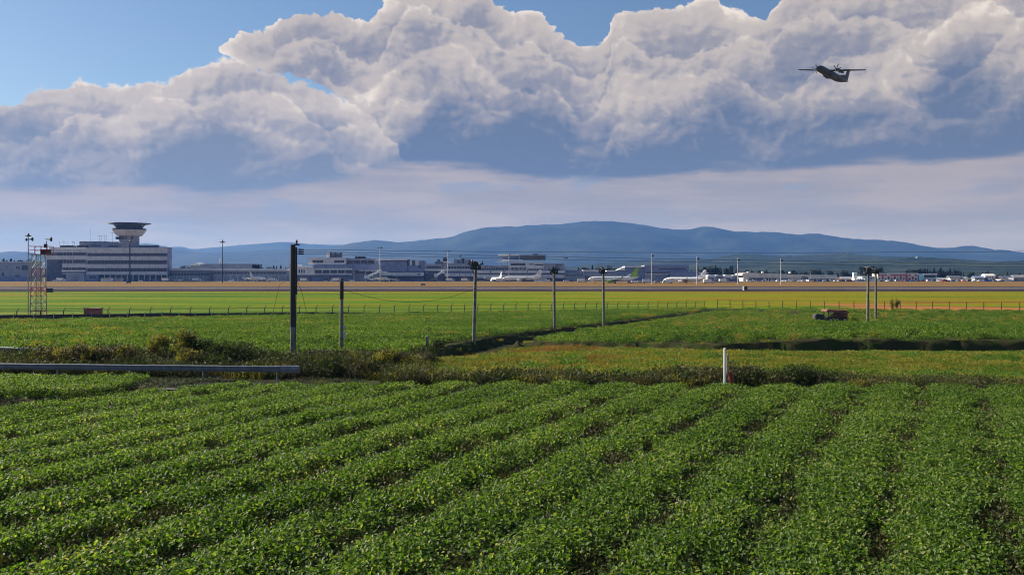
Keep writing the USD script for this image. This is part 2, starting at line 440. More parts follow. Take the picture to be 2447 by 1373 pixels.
def ground_z(x, y):
    x, y = np.asarray(x, float), np.asarray(y, float)
    z = zbase(y).copy()
    wob = meshkit.fbm(np.stack([x * 0.45, y * 0.45, np.zeros_like(x)], -1), 3, 8) - 0.5
    yd = y + 1.1 * wob - (front_y(x) - 71.0) * (x > chan_x(y) + 2)
    cx = chan_x(y)
    w = np.interp(y, [60, 110, 200], [3.4, 2.6, 1.6])
    s = x - cx + 0.9 * wob
    on = (y > 58) & (y < 205)
    dip = np.clip(s / 0.35, 0, 1) * np.clip((w - s) / 0.6, 0, 1)
    z = z - np.where(on, dip * np.interp(y, [58, 64, 110, 205], [0.0, 0.85, 0.6, 0.35]), 0)
    right = s > w - 0.3
    z = z + np.where(right & (yd > 70.6) & (y < 210), (0.42 + 0.5 * wob) * np.interp(yd, [70.6, 71.0, 150, 210], [0, 1, 0.5, 0]) * np.clip((s - w) / 0.5, 0, 1), 0)
    z = z - np.where(right & (yd < 70.7), 0.42 * np.clip((y - 61) / 6.5, 0, 1) * np.clip((s - w + 0.3) / 0.3, 0, 1), 0)
    z = z - np.where(right & (y > 57) & (yd < 70.7), 0.45 * np.clip(1 - (s - w) / 6.0, 0, 1) * np.clip((y - 57) / 4, 0, 1), 0)
    z = z - np.where(right & (yd > 70.8) & (y < 210), 0.85 * np.clip(1 - (s - w) / 26.0, 0, 1) ** 1.3 * np.interp(y, [60, 150, 205], [1.0, 0.8, 0.2]), 0)
    ditch = np.clip((yd - 68.6) / 0.7, 0, 1) * np.clip((71.0 - yd) / 0.45, 0, 1)
    z = z - np.where(right, 0.55 * ditch * np.clip((s - w) / 1.0, 0, 1), 0)
    # hollow between the near field and the verge on the left
    e = near_edge(x)
    gap = np.clip((y - e) / 0.5, 0, 1) * np.clip((np.maximum(e + 5.0, 40.6) - y) / 0.8, 0, 1) * (x < -11) * np.clip((-11 - x) / 2.0, 0, 1)
    z = z - 0.65 * gap
    bump = (meshkit.noise(np.stack([x * 0.35, y * 0.35, np.zeros_like(x)], -1), 3) - 0.5) * 0.10
    return z + bump * (y < 230)


def build_ground():
    # kept fine where the banks and ditches are
    xs = np.unique(np.concatenate([np.arange(-45, 70, 0.45), np.arange(-140, 160, 2.5), np.linspace(-600, 600, 61), np.linspace(-3000, 3000, 31), np.linspace(-14500, 14500, 17)]).round(2))
    ys = np.unique(np.concatenate([np.arange(6, 82, 0.4), np.arange(82, 235, 1.2), np.arange(235, 545, 12), PROF[2:, 0], np.linspace(545, 2000, 25), np.linspace(2000, 14500, 16), [-30]]).round(2))
    gx, gy = np.meshgrid(xs, ys, indexing='ij')
    v = np.stack([gx, gy, ground_z(gx, gy)], -1).reshape(-1, 3)
    n, m = gx.shape
    i, j = np.meshgrid(np.arange(n - 1), np.arange(m - 1), indexing='ij')
    q = np.stack([i * m + j, (i + 1) * m + j, (i + 1) * m + j + 1, i * m + j + 1], -1).reshape(-1, 4)
    g = Graph()
    pos = g.nd('geometry', 'position')
    s = g.nd('separate_xyz', vector=pos)
    x, y = s + '.x', s + '.y'
    fy = g.m('minimum', g.add(128 + 71 * 0.7313, g.mul(x, 0.7313)), g.sub(214 + 46.6 * 0.77, g.mul(x, 0.77)))
    beyond = g.sub(y, fy)
    n1 = g.nd('noise_texture', 'fac', vector=pos, scale=0.9, detail=6.0, roughness=0.65)
    soil = g.mix(g.step(n1, 0.35, 0.68), (0.046, 0.040, 0.022), (0.030, 0.052, 0.012))
    # mown airfield grass in long bands
    band = g.nd('noise_texture', 'fac', vector=g.vec(g.mul(x, 0.006), g.mul(y, 0.055)), scale=1.0, detail=5.0, roughness=0.62)
    band2 = g.nd('noise_texture', 'fac', vector=g.vec(g.add(g.mul(x, 0.012), 3.0), g.mul(y, 0.13)), scale=1.0, detail=6.0, roughness=0.65)
    tuft = g.nd('noise_texture', 'fac', vector=g.vec(g.mul(x, 0.25), g.mul(y, 0.12)), scale=1.0, detail=6.0, roughness=0.75)
    right = g.lin(g.sub(x, g.mul(y, -0.02)), -10, 120, 0.0, 0.19)
    far = g.lin(y, 215, 400, -0.08, 0.03)
    f = g.add(g.add(g.mul(g.sub(band, 0.5), 2.3), g.mul(g.sub(band2, 0.5), 2.0)), g.add(g.add(right, far), g.add(0.40, g.mul(g.sub(tuft, 0.5), 0.45))))
    grass = g.nd('rgb_ramp', 'color', ramp=GRASS_RAMP, interpolate=True, fac=f)
    tan = g.nd('rgb_ramp', 'color', ramp=TAN_RAMP, interpolate=True, fac=g.add(g.mul(band2, 0.8), g.mul(tuft, 0.3)))
    c = g.mix(g.step(beyond, -0.5, 1.5), soil, grass)
    # bare orange soil inside the right-hand fence
    bare = g.m('multiply', g.step(g.sub(g.sub(beyond, g.mul(n1, 2.0)), 0.0), 4.0, 8.0), g.step(g.add(beyond, g.mul(band2, 14.0)), 76.0, 62.0))
    bare = g.mul(bare, g.step(g.add(x, g.mul(tuft, 12.0)), 82.0, 92.0))
    c = g.mix(bare, c, (0.28, 0.125, 0.04))
    c = g.mix(g.step(g.add(y, g.mul(tuft, 6.0)), 536.0, 543.0), c, tan)
    c = g.mix(g.step(y, 1150.0, 1400.0), c, (0.06, 0.085, 0.035))
    bmp = g.nd('bump', 'normal', height=g.add(n1, tuft), strength=0.5, distance=0.08)
    b = g.nd('principled_bsdf', base_color=c, roughness=0.9, specular_ior_level=0.03, normal=bmp)
    mat = usdkit.material(stage, '/World/Looks/ground', g.nodes, g.links, surface=f'{b}.BSDF')
    single('ground', (v, q), mat, kind='structure', smooth=True)


GRASS_RAMP = [(0.0, (0.035, 0.100, 0.002)), (0.30, (0.085, 0.152, 0.002)), (0.52, (0.152, 0.172, 0.002)), (0.70, (0.175, 0.142, 0.005)), (0.85, (0.190, 0.108, 0.010)), (1.0, (0.15, 0.07, 0.012))]
TAN_RAMP = [(0.2, (0.12, 0.085, 0.025)), (0.5, (0.175, 0.110, 0.040)), (0.8, (0.145, 0.080, 0.027))]
build_ground()


def sheet(name, x0, x1, ys, lift, mat, **kw):
    """A flat sheet that follows the land, a little above it."""
    ys = np.unique(np.concatenate([np.asarray(ys, float), [p for p in PROF[:, 0] if min(ys) < p < max(ys)]]))
    xs = np.linspace(x0, x1, 9)
    gx, gy = np.meshgrid(xs, ys, indexing='ij')
    v = np.stack([gx, gy, zbase(gy) + lift], -1).reshape(-1, 3)
    n, m = gx.shape
    i, j = np.meshgrid(np.arange(n - 1), np.arange(m - 1), indexing='ij')
    q = np.stack([i * m + j, (i + 1) * m + j, (i + 1) * m + j + 1, i * m + j + 1], -1).reshape(-1, 4)
    return single(name, (v, q), mat, kind='structure', **kw)


M['runway'] = paint('runway_concrete', (0.105, 0.097, 0.103), 0.95, 0.12, 0.03, spec=0.02)
M['shoulder'] = paint('runway_shoulder', (0.045, 0.034, 0.038), 0.95, 0.15, 0.04, spec=0.02)
M['apron'] = paint('apron_concrete', (0.20, 0.21, 0.22), 0.9, 0.12, 0.05, spec=0.05)
M['verge'] = paint('runway_verge', (0.07, 0.06, 0.035), 0.95, 0.2, 0.1)
sheet('runway_shoulder', -900, 1100, [400, 468], 0.06, M['shoulder'])
sheet('runway', -900, 1100, [468, 508], 0.07, M['runway'])
sheet('runway_shoulder', -900, 1100, [508, 537], 0.06, M['shoulder'])
sheet('runway_marking', -900, 1100, [472, 472.9], 0.10, M['white'])
sheet('runway_marking', -900, 1100, [503, 503.9], 0.10, M['white'])
sheet('runway_verge', -900, 1100, [537, 549], 0.06, M['verge'])
sheet('apron', -700, 420, [866, 1010], 0.07, M['apron'])


# ------------------------------------------------------------------ hills and mountains
def ridge(name, pts, d, near, far, rough, mat, step, seed, dy=90.0, bumps=0.0):
    """A range whose crest stands at distance d; it falls away in spurs on both sides."""
    pts = np.array(pts, float)
    xs = np.arange(X(pts[0, 0], d), X(pts[-1, 0], d) + step, step)
    crest = np.interp(xs, X(pts[:, 0], d), Zp(pts[:, 1], d))
    k = np.ones(3) / 3
    crest = np.convolve(np.pad(crest, 1, mode='edge'), k, 'valid')
    ys = np.arange(d - near, d + far + dy, dy)
    gx, gy = np.meshgrid(xs, ys, indexing='ij')
    t = np.where(gy < d, (d - gy) / near, (gy - d) / far)
    spur = meshkit.fbm(np.stack([gx / (near * 0.22), gy / (near * 0.5), np.zeros_like(gx)], -1), 5, seed)
    shape = np.clip(1 - t, 0, 1) ** (0.75 + 0.9 * spur)
    z = crest[:, None] * shape - rough * np.abs(spur - 0.5) * t * 4 * (1 - t)
    z = z + bumps * (rng.random(gx.shape) - 0.3) - 6 * (t >= 0.999)
    n, m = gx.shape
    i, j = np.meshgrid(np.arange(n - 1), np.arange(m - 1), indexing='ij')
    q = np.stack([i * m + j, (i + 1) * m + j, (i + 1) * m + j + 1, i * m + j + 1], -1).reshape(-1, 4)
    single(name, (np.stack([gx, gy, z], -1).reshape(-1, 3), q), mat, kind='structure', smooth=True)


def hillmat(name, a, b, scale):
    g = Graph()
    pos = g.nd('geometry', 'position')
    n = g.nd('noise_texture', 'fac', vector=pos, scale=scale, detail=7.0, roughness=0.62)
    n2 = g.nd('noise_texture', 'fac', vector=pos, scale=scale * 6, detail=4.0, roughness=0.6)
    c = g.mix(g.step(g.add(n, g.mul(g.sub(n2, 0.5), 0.5)), 0.38, 0.66), a, b)
    p = g.nd('principled_bsdf', base_color=c, roughness=0.95, specular_ior_level=0.1)
    return usdkit.material(stage, f'/World/Looks/{name}', g.nodes, g.links, surface=f'{p}.BSDF')


M['forest'] = hillmat('mountain_forest', (0.010, 0.018, 0.010), (0.026, 0.036, 0.020), 0.0025)
M['hill'] = hillmat('hill_fields', (0.008, 0.018, 0.011), (0.030, 0.042, 0.022), 0.005)
main = [(-260, 625), (-100, 608), (-50, 606), (0, 600), (40, 597), (75, 601), (130, 612), (200, 612), (270, 601), (330, 580), (355, 578), (385, 585), (410, 591), (470, 600), (540, 600), (600, 598),
        (650, 593), (700, 594), (760, 592), (800, 588), (840, 578), (880, 573), (905, 570), (930, 575), (960, 577), (1000, 572), (1040, 567), (1075, 565), (1100, 555), (1130, 546), (1160, 540),
        (1200, 538), (1240, 539), (1262, 534), (1300, 534), (1350, 533), (1380, 527), (1420, 525), (1480, 527), (1530, 533), (1570, 540), (1620, 546), (1640, 548), (1670, 539), (1690, 536),
        (1715, 541), (1745, 550), (1800, 551), (1860, 551), (1890, 558), (1920, 557), (1950, 554), (1980, 560), (2020, 566), (2080, 570), (2140, 573), (2180, 580), (2220, 588), (2280, 590),
        (2310, 583), (2340, 587), (2370, 596), (2400, 594), (2420, 598), (2447, 602), (2560, 600), (2750, 615)]
ridge('mountain_range', [(x, y + 2) for x, y in main], 9000, 2600, 1500, 120, M['forest'], 55, 5, bumps=8)
back = [(-300, 612), (200, 606), (380, 592), (405, 590), (430, 588), (460, 596), (520, 590), (580, 585), (650, 580), (690, 577), (730, 583), (800, 585), (850, 584), (950, 600), (1100, 630)]
ridge('far_mountains', back, 11800, 1800, 1200, 80, M['forest'], 60, 9, bumps=6)
hills = [(1250, 652), (1330, 640), (1450, 628), (1560, 622), (1640, 621), (1700, 618), (1740, 609), (1760, 606), (1800, 607), (1850, 611), (1900, 611), (1950, 608), (2000, 605), (2020, 604), (2060, 609), (2100, 612),
         (2200, 614), (2270, 618), (2300, 622), (2447, 626), (2700, 632)]
ridge('hills', hills, 4300, 1500, 900, 30, M['hill'], 18, 21, dy=40, bumps=5)
front = [(1420, 652), (1560, 641), (1700, 634), (1800, 631), (2000, 625), (2100, 620), (2150, 616), (2200, 613), (2230, 615), (2300, 621), (2380, 626), (2447, 622), (2700, 618)]
ridge('low_hills', front, 2900, 900, 500, 16, M['hill'], 12, 33, dy=26, bumps=4)
left = [(-300, 622), (-100, 612), (0, 625), (80, 640), (200, 652)]
ridge('wooded_rise', left, 2600, 600, 400, 10, M['forest'], 14, 41, dy=30, bumps=4)

# ------------------------------------------------------------------ the air
hz = MB().box(-15000, 15000, -400, 15000, -12, 610)
hv = {"v": ("principled_volume", {"color": HAZE_COLOR, "density": HAZE_DENSITY, "absorption_color": (1.0, 1.0, 1.0), "anisotropy": 0.2})}
single('haze', hz, usdkit.material(stage, '/World/Looks/haze', hv, [], volume="v.volume"), kind='stuff', label='thin blue haze over the whole plain and mountains', cat='haze')

# ------------------------------------------------------------------ crops, weeds and verges
def leaves(n, spread, height, size, seed, tilt=0.55, top=0.6, round_=True, along=None):
    """A patch of loose leaves: folded blades, each its own island. spread: half size of the patch in x and y."""
    r = np.random.default_rng(seed)
    c = np.stack([r.uniform(-spread, spread, n), r.uniform(-spread, spread, n), height * (1 - (1 - top) * r.random(n) ** 1.4 * 1.6)], 1)
    c[:, 2] = np.clip(c[:, 2] + r.normal(0, height * 0.10, n), 0.03, None)
    s = size * r.uniform(0.65, 1.25, n)
    yaw = r.uniform(0, 2 * PI, n); pit = r.normal(0.25, tilt, n); roll = r.normal(0, tilt, n)
    if round_:
        base = np.array([[-0.5, 0, 0], [-0.16, 0.33, 0.07], [0.22, 0.25, 0.05], [0.55, 0, -0.05], [0.22, -0.25, 0.05], [-0.16, -0.33, 0.07]])
        tri = np.array([[0, 3, 2], [0, 2, 1], [0, 5, 4], [0, 4, 3]])
    else:
        base = np.array([[-0.5, 0, 0], [0.02, 0.32, 0.08], [0.55, 0, -0.04], [0.02, -0.32, 0.08]])
        tri = np.array([[0, 2, 1], [0, 3, 2]])
    v = base[None] * s[:, None, None]
    def rot(v, ang, i, j):
        cs, sn = np.cos(ang)[:, None], np.sin(ang)[:, None]
        o = v.copy(); o[..., i] = v[..., i] * cs - v[..., j] * sn; o[..., j] = v[..., i] * sn + v[..., j] * cs
        return o
    v = rot(v, roll, 1, 2); v = rot(v, pit, 0, 2); v = rot(v, yaw, 0, 1)
    v = v + c[:, None]
    k = len(base)
    return v.reshape(-1, 3), (tri[None] + (np.arange(n) * k)[:, None, None]).reshape(-1, 3)


def blades(n, spread, height, seed, width=0.014, lean=0.5, segs=3):
    """Tufts of grass: bent tapering blades."""
    r = np.random.default_rng(seed)
    V, Fc, at = [], [], 0
    for _ in range(n):
        p = np.array([r.uniform(-spread, spread), r.uniform(-spread, spread), 0.0])
        h = height * r.uniform(0.5, 1.15); yaw = r.uniform(0, 2 * PI); ln = abs(r.normal(0.2, lean))
        d = np.array([math.cos(yaw), math.sin(yaw), 0]); sd = np.array([-d[1], d[0], 0])
        for i in range(segs + 1):
            t = i / segs
            q = p + d * ln * h * t * t + np.array([0, 0, h * t * (1 - 0.25 * ln * t)])
            w = width * (1 - t) ** 0.7 * (0.6 + h)
            V += [q - sd * w, q + sd * w]
        for i in range(segs):
            a = at + 2 * i
            Fc += [[a, a + 1, a + 3], [a, a + 3, a + 2]]
        at += 2 * (segs + 1)
    return np.array(V), np.array(Fc)


def join(*ms):
    V, Fc, n = [], [], 0
    for v, f in ms:
        V.append(v); Fc.append(np.asarray(f) + n); n += len(v)
    return np.vstack(V), np.vstack(Fc)


def scatter(name, protos, pos, which, yaw, scale, label, cat, part='plant'):
    """One object of countless small plants: a PointInstancer over a few patches of leaves."""
    path = free_path('/World', name)
    pi = UsdGeom.PointInstancer.Define(stage, path)
    rel = pi.CreatePrototypesRel()
    for mesh, mat in protos:
        m = leafy(free_path(path, part), mesh, mat, len(mesh[0]))
        rel.AddTarget(m.GetPath())
    pi.CreateProtoIndicesAttr(Vt.IntArray.FromNumpy(np.asarray(which, np.int32)))
    pi.CreatePositionsAttr(Vt.Vec3fArray.FromNumpy(np.asarray(pos, np.float32)))
    q = np.zeros((len(pos), 4), np.float32); q[:, 2] = np.sin(yaw / 2); q[:, 3] = np.cos(yaw / 2)      # imaginary part first
    pi.CreateOrientationsAttr(Vt.QuathArray([Gf.Quath(float(a[3]), float(a[0]), float(a[1]), float(a[2])) for a in q]))
    sc = np.asarray(scale, np.float32)
    pi.CreateScalesAttr(Vt.Vec3fArray.FromNumpy(sc if sc.ndim == 2 else np.repeat(sc[:, None], 3, 1)))
    say(pi.GetPrim(), label, cat, kind='stuff')


def grid_pts(x0, x1, y0, y1, step, seed, jit=0.45, ang=0.0):
    r = np.random.default_rng(seed)
    xs, ys = np.arange(x0, x1, step), np.arange(y0, y1, step)
    g = np.stack(np.meshgrid(xs, ys, indexing='ij'), -1).reshape(-1, 2)
    return g + r.uniform(-jit, jit, g.shape) * step, r


def in_view(p, margin=4.0):
    return np.abs(p[:, 0]) < 0.556 * p[:, 1] + margin


CROP = [(0.0, (0.022, 0.052, 0.010)), (0.30, (0.062, 0.145, 0.014)), (0.58, (0.118, 0.238, 0.024)), (0.82, (0.215, 0.335, 0.050)), (1.0, (0.40, 0.43, 0.19))]
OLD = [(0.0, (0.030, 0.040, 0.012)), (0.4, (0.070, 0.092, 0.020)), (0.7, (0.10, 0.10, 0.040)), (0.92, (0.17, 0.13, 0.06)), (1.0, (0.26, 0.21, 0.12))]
YEL = [(0.0, (0.085, 0.105, 0.014)), (0.35, (0.205, 0.220, 0.030)), (0.65, (0.32, 0.31, 0.05)), (1.0, (0.42, 0.33, 0.10))]
DRY = [(0.0, (0.030, 0.026, 0.014)), (0.35, (0.075, 0.070, 0.028)), (0.65, (0.12, 0.115, 0.045)), (0.85, (0.10, 0.14, 0.035)), (1.0, (0.23, 0.18, 0.10))]
ORANGE = [(0.0, (0.13, 0.10, 0.02)), (0.5, (0.30, 0.17, 0.035)), (1.0, (0.40, 0.27, 0.06))]
DARKG = [(0.0, (0.014, 0.024, 0.006)), (0.5, (0.038, 0.064, 0.014)), (1.0, (0.085, 0.115, 0.028))]
M['crop'] = leaf('crop_leaf', CROP, 0.48, spec=0.34, spread=0.95, patchy=0.7)
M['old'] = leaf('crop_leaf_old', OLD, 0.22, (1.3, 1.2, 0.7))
M['crop_far'] = leaf('crop_leaf_far', CROP, 0.42, patch=0.10, spread=0.75)
M['yel'] = leaf('weed_leaf', YEL, 0.36, patch=0.16)
M['dry'] = leaf('dry_weed', DRY, 0.25, (1.2, 1.1, 0.8), patch=0.3)
M['orange'] = leaf('orange_weed', ORANGE, 0.35, (1.3, 1.1, 0.6), patch=0.3)
M['darkg'] = leaf('shrub_leaf', DARKG, 0.25, patch=0.3)

ROW_ANG = math.radians(25.8)                 # the beds run off to the right


def bed(x, y):
    """1 on the crown of a bed, 0 in the furrow."""
    u = x * math.cos(ROW_ANG) - y * math.sin(ROW_ANG)
    wob = meshkit.noise(np.stack([x * 0.10, y * 0.10, np.zeros_like(x)], -1), 11) - 0.5
    return 1.0 - (0.5 - 0.5 * np.cos(2 * PI * (u / 2.3 + wob * 0.16 + 0.1))) ** 1.5


# the near field
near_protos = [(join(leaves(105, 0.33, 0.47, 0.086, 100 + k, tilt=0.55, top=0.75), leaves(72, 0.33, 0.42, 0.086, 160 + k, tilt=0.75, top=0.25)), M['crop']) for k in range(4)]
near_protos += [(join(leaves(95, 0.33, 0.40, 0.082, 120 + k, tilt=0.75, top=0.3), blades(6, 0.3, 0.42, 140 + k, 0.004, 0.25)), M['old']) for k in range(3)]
p, r = grid_pts(-40, 40, 8.0, 44.0, 0.40, 5)
b = bed(p[:, 0], p[:, 1])
ok = in_view(p, 10) & (p[:, 1] < near_edge(p[:, 0]) - 0.2)
p, b = p[ok], b[ok]
pn = meshkit.fbm(np.stack([p[:, 0] * 0.35, p[:, 1] * 0.35, np.zeros(len(p))], -1), 3, 4)
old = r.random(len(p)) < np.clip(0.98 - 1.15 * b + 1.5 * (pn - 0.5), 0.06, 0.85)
ok = ~(old & (r.random(len(p)) < 0.12 * (1 - b)))
p, b, old, pn = p[ok], b[ok], old[ok], pn[ok]
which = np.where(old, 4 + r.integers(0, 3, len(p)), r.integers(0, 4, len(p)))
hs = 0.80 + 0.22 * b + 0.25 * (pn - 0.5)
pos = np.stack([p[:, 0], p[:, 1], ground_z(p[:, 0], p[:, 1]) + 0.06 * (b - 0.7)], 1)
sc = np.stack([np.ones(len(p)), np.ones(len(p)), hs], 1)
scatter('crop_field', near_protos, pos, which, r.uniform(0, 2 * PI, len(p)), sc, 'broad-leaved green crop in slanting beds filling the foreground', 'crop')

# the strip of crop left of the road verge
p, r = grid_pts(-42, -18.5, 36, 48.5, 0.45, 6)
e = near_edge(p[:, 0])
ok = (p[:, 1] > np.maximum(e + 5.2, 40.8)) & (p[:, 1] < 46.4) & in_view(p, 12)
p = p[ok]
pos = np.stack([p[:, 0], p[:, 1], ground_z(p[:, 0], p[:, 1])], 1)
scatter('crop_strip', near_protos[:4], pos, r.integers(0, 4, len(p)), r.uniform(0, 2 * PI, len(p)), r.uniform(0.8, 1.1, len(p)), 'small strip of green crop just below the long guardrail on the left', 'crop')

# the two fields beyond
mid_protos = [(leaves(190, 0.60, 0.44, 0.150, 200 + k, tilt=0.7, top=0.45, round_=False), M['crop_far']) for k in range(4)]
mid_protos += [(leaves(170, 0.60, 0.42, 0.150, 220 + k, tilt=0.75, top=0.45, round_=False), M['yel']) for k in range(2)]
p, r = grid_pts(-130, 60, 58, 200, 1.0, 8)
ok = in_view(p, 22) & (p[:, 0] < chan_x(p[:, 1]) - 0.7) & (p[:, 1] < fence_y(p[:, 0]) - 6.0) & ((p[:, 1] > 60.5) | (p[:, 0] > -8))
row = np.cos(2 * PI * ((p[:, 0] * 0.94 - p[:, 1] * 0.34) / 2.6))
ok &= ~((row < -0.62) & (rng.random(len(p)) < 0.80))
p = p[ok]
n = meshkit.fbm(np.stack([p[:, 0] * 0.06, p[:, 1] * 0.06, np.zeros(len(p))], -1), 3, 2)
which = np.where(r.random(len(p)) < np.clip(1.6 * (n - 0.5) + 0.10, 0, 0.6), 4 + r.integers(0, 2, len(p)), r.integers(0, 4, len(p)))
pos = np.stack([p[:, 0], p[:, 1], ground_z(p[:, 0], p[:, 1])], 1)
scatter('crop_field', mid_protos, pos, which, r.uniform(0, 2 * PI, len(p)), np.stack([r.uniform(0.75, 1.1, len(p))] * 2 + [r.uniform(0.75, 1.25, len(p))], 1), 'green crop field behind the hedge, left of the sunken path, up to the fence', 'crop')

p, r = grid_pts(-10, 145, 70.9, 205, 1.0, 9)
cx = chan_x(p[:, 1])
w = np.interp(p[:, 1], [60, 110, 200], [3.4, 2.6, 1.6])
ok = in_view(p, 22) & (p[:, 0] > cx + w + 1.2) & (p[:, 1] < fence_y(p[:, 0]) - 3.0) & (p[:, 1] > front_y(p[:, 0]) + 0.5) & ((np.abs(p[:, 0] - 39.0) > 2.9) | (np.abs(p[:, 1] - 110.5) > 3.6))
# furrows at the far right, running away from the camera
row = np.abs(((p[:, 0] - (p[:, 1] - 110) * 0.30) / 6.2) % 1.0 - 0.5)
ok &= ~((row < 0.19) & (p[:, 0] > 44) & (p[:, 1] > 108))
row2 = np.cos(2 * PI * ((p[:, 0] * 0.80 - p[:, 1] * 0.60) / 2.9))
ok &= ~((row2 < -0.6) & (rng.random(len(p)) < 0.80))
p = p[ok]
which = r.integers(0, 4, len(p))
n = meshkit.fbm(np.stack([p[:, 0] * 0.05, p[:, 1] * 0.05, np.zeros(len(p))], -1), 3, 12)
which = np.where((r.random(len(p)) < np.clip(1.2 * (n - 0.5) + np.interp(p[:, 1], [95, 118], [0.0, 0.30]), 0, 0.6)), 4 + r.integers(0, 2, len(p)), which)
pos = np.stack([p[:, 0], p[:, 1], ground_z(p[:, 0], p[:, 1])], 1)
sc_ = np.stack([r.uniform(0.75, 1.1, len(p))] * 2 + [r.uniform(0.75, 1.25, len(p))], 1) * (1 +  0 * p[:, :1]) * np.interp(p[:, 1] - front_y(p[:, 0]), [0, 4], [0.7, 1.0])[:, None]
scatter('crop_field', mid_protos, pos, which, r.uniform(0, 2 * PI, len(p)), sc_, 'green crop field right of the sunken path, around the roofed farm cart', 'crop')

# the weedy field in the middle on the right
weed_protos = [(join(leaves(190, 0.62, 0.36, 0.125, 300 + k, tilt=0.75, top=0.4, round_=False), blades(30, 0.6, 0.50, 310 + k, 0.010, 0.5)), M['yel']) for k in range(4)]
weed_protos += [(join(leaves(70, 0.6, 0.32, 0.10, 320 + k, tilt=0.7, round_=False), blades(170, 0.6, 0.62, 330 + k, 0.012, 0.5)), M['orange']) for k in range(2)]
weed_protos += [(join(leaves(190, 0.6, 0.36, 0.11, 340 + k, tilt=0.7, round_=False), blades(30, 0.6, 0.5, 350 + k, 0.010, 0.5)), M['crop_far']) for k in range(2)]
p, r = grid_pts(-9, 60, 46.5, 78.0, 0.8, 10)
cx = chan_x(np.maximum(p[:, 1], 56)) + 3.4
ok = in_view(p, 20) & (p[:, 0] > cx + 0.2) & (p[:, 1] < front_y(p[:, 0]) - 2.1) & ((p[:, 0] > -5.5) | (p[:, 1] > 52))
p = p[ok]
n = meshkit.fbm(np.stack([p[:, 0] * 0.12, p[:, 1] * 0.12, np.zeros(len(p))], -1), 3, 22)
# a burnt orange swath from the path down to the left
q = p - np.array([0.5, 67.5]); u = q[:, 0] * 0.80 + q[:, 1] * 0.60; vv = -q[:, 0] * 0.60 + q[:, 1] * 0.80
sw = np.exp(-(u / 7.5) ** 2 - (vv / 2.4) ** 2)
which = np.where(r.random(len(p)) < 1.0 * sw + np.clip((n - 0.60) * 0.9, 0, 0.25), 4 + r.integers(0, 2, len(p)), np.where(r.random(len(p)) < np.where((p[:, 1] < 52) & (p[:, 0] > 12), 0.70, 0.42), 6 + r.integers(0, 2, len(p)), r.integers(0, 4, len(p))))
pos = np.stack([p[:, 0], p[:, 1], ground_z(p[:, 0], p[:, 1])], 1)
scatter('weed_field', weed_protos, pos, which, r.uniform(0, 2 * PI, len(p)), r.uniform(0.75, 1.15, len(p)) * (0.85 + 0.5 * (n - 0.4)) * np.interp(front_y(p[:, 0]) - p[:, 1], [2, 6], [0.75, 1.0]), 'yellowish overgrown field with an orange swath in the middle on the right', 'weeds')

# rough verges: dry weeds between near field and weedy field, along ditches and under the fence
verge_protos = [(join(leaves(90, 0.42, 0.55, 0.10, 400 + k, tilt=0.8, top=0.15, round_=False), blades(45, 0.42, 0.72, 410 + k, 0.010, 0.6)), M['dry']) for k in range(3)]
verge_protos += [(join(leaves(130, 0.42, 0.60, 0.11, 420 + k, tilt=0.8, top=0.15, round_=False), blades(20, 0.42, 0.7, 430 + k, 0.010, 0.45)), M['darkg']) for k in range(3)]
verge_protos += [(join(leaves(60, 0.42, 0.5, 0.10, 440 + k, tilt=0.8, top=0.15, round_=False), blades(60, 0.42, 0.72, 450 + k, 0.011, 0.7)), M['yel']) for k in range(2)]


def verge(name, pts, h, mixw, label, seed, cat='weeds'):
    r = np.random.default_rng(seed)
    kind = r.choice(3, len(pts), p=mixw)
    which = np.where(kind == 0, r.integers(0, 3, len(pts)), np.where(kind == 1, 3 + r.integers(0, 3, len(pts)), 6 + r.integers(0, 2, len(pts))))
    pos = np.stack([pts[:, 0], pts[:, 1], ground_z(pts[:, 0], pts[:, 1]) - 0.03], 1)
    s = np.stack([r.uniform(0.8, 1.25, len(pts))] * 2 + [np.asarray(h) * r.uniform(0.65, 1.3, len(pts))], 1)
    scatter(name, verge_protos, pos, which, r.uniform(0, 2 * PI, len(pts)), s, label, cat)


p, r = grid_pts(-6, 42, 42.6, 47.4, 0.36, 14)
e = near_edge(p[:, 0])
ok = in_view(p, 14) & (p[:, 1] > e + 1.1) & (p[:, 1] < 46.8 + 0.6 * np.sin(p[:, 0] * 0.9))
p = p[ok]
h = np.interp(p[:, 0], [-6, -2, 6, 10, 14, 18, 30], [1.35, 1.10, 1.0, 1.2, 1.0, 0.7, 0.5])
verge('weed_bank', p, h, [0.52, 0.33, 0.15], 'brown and dark weeds along the far edge of the foreground field', 15)

p, r = grid_pts(-42, -5, 48.2, 58.5, 0.46, 16)
ok = in_view(p, 12) & (p[:, 1] > 48.4 - 0.075 * (p[:, 0] + 11.5)) & ((p[:, 0] < -14.5) | (p[:, 1] < 57) | (p[:, 0] > -11)) & (p[:, 1] < 58.5 + 0.5 * np.sin(p[:, 0]))
p = p[ok]
verge('hedge_growth', p, 0.95 + 0.60 * meshkit.noise(np.stack([p[:, 0] * 0.4, p[:, 1] * 0.4, np.zeros(len(p))], -1), 5), [0.38, 0.52, 0.10], 'tangled weeds and tall grass behind the long guardrail', 17)

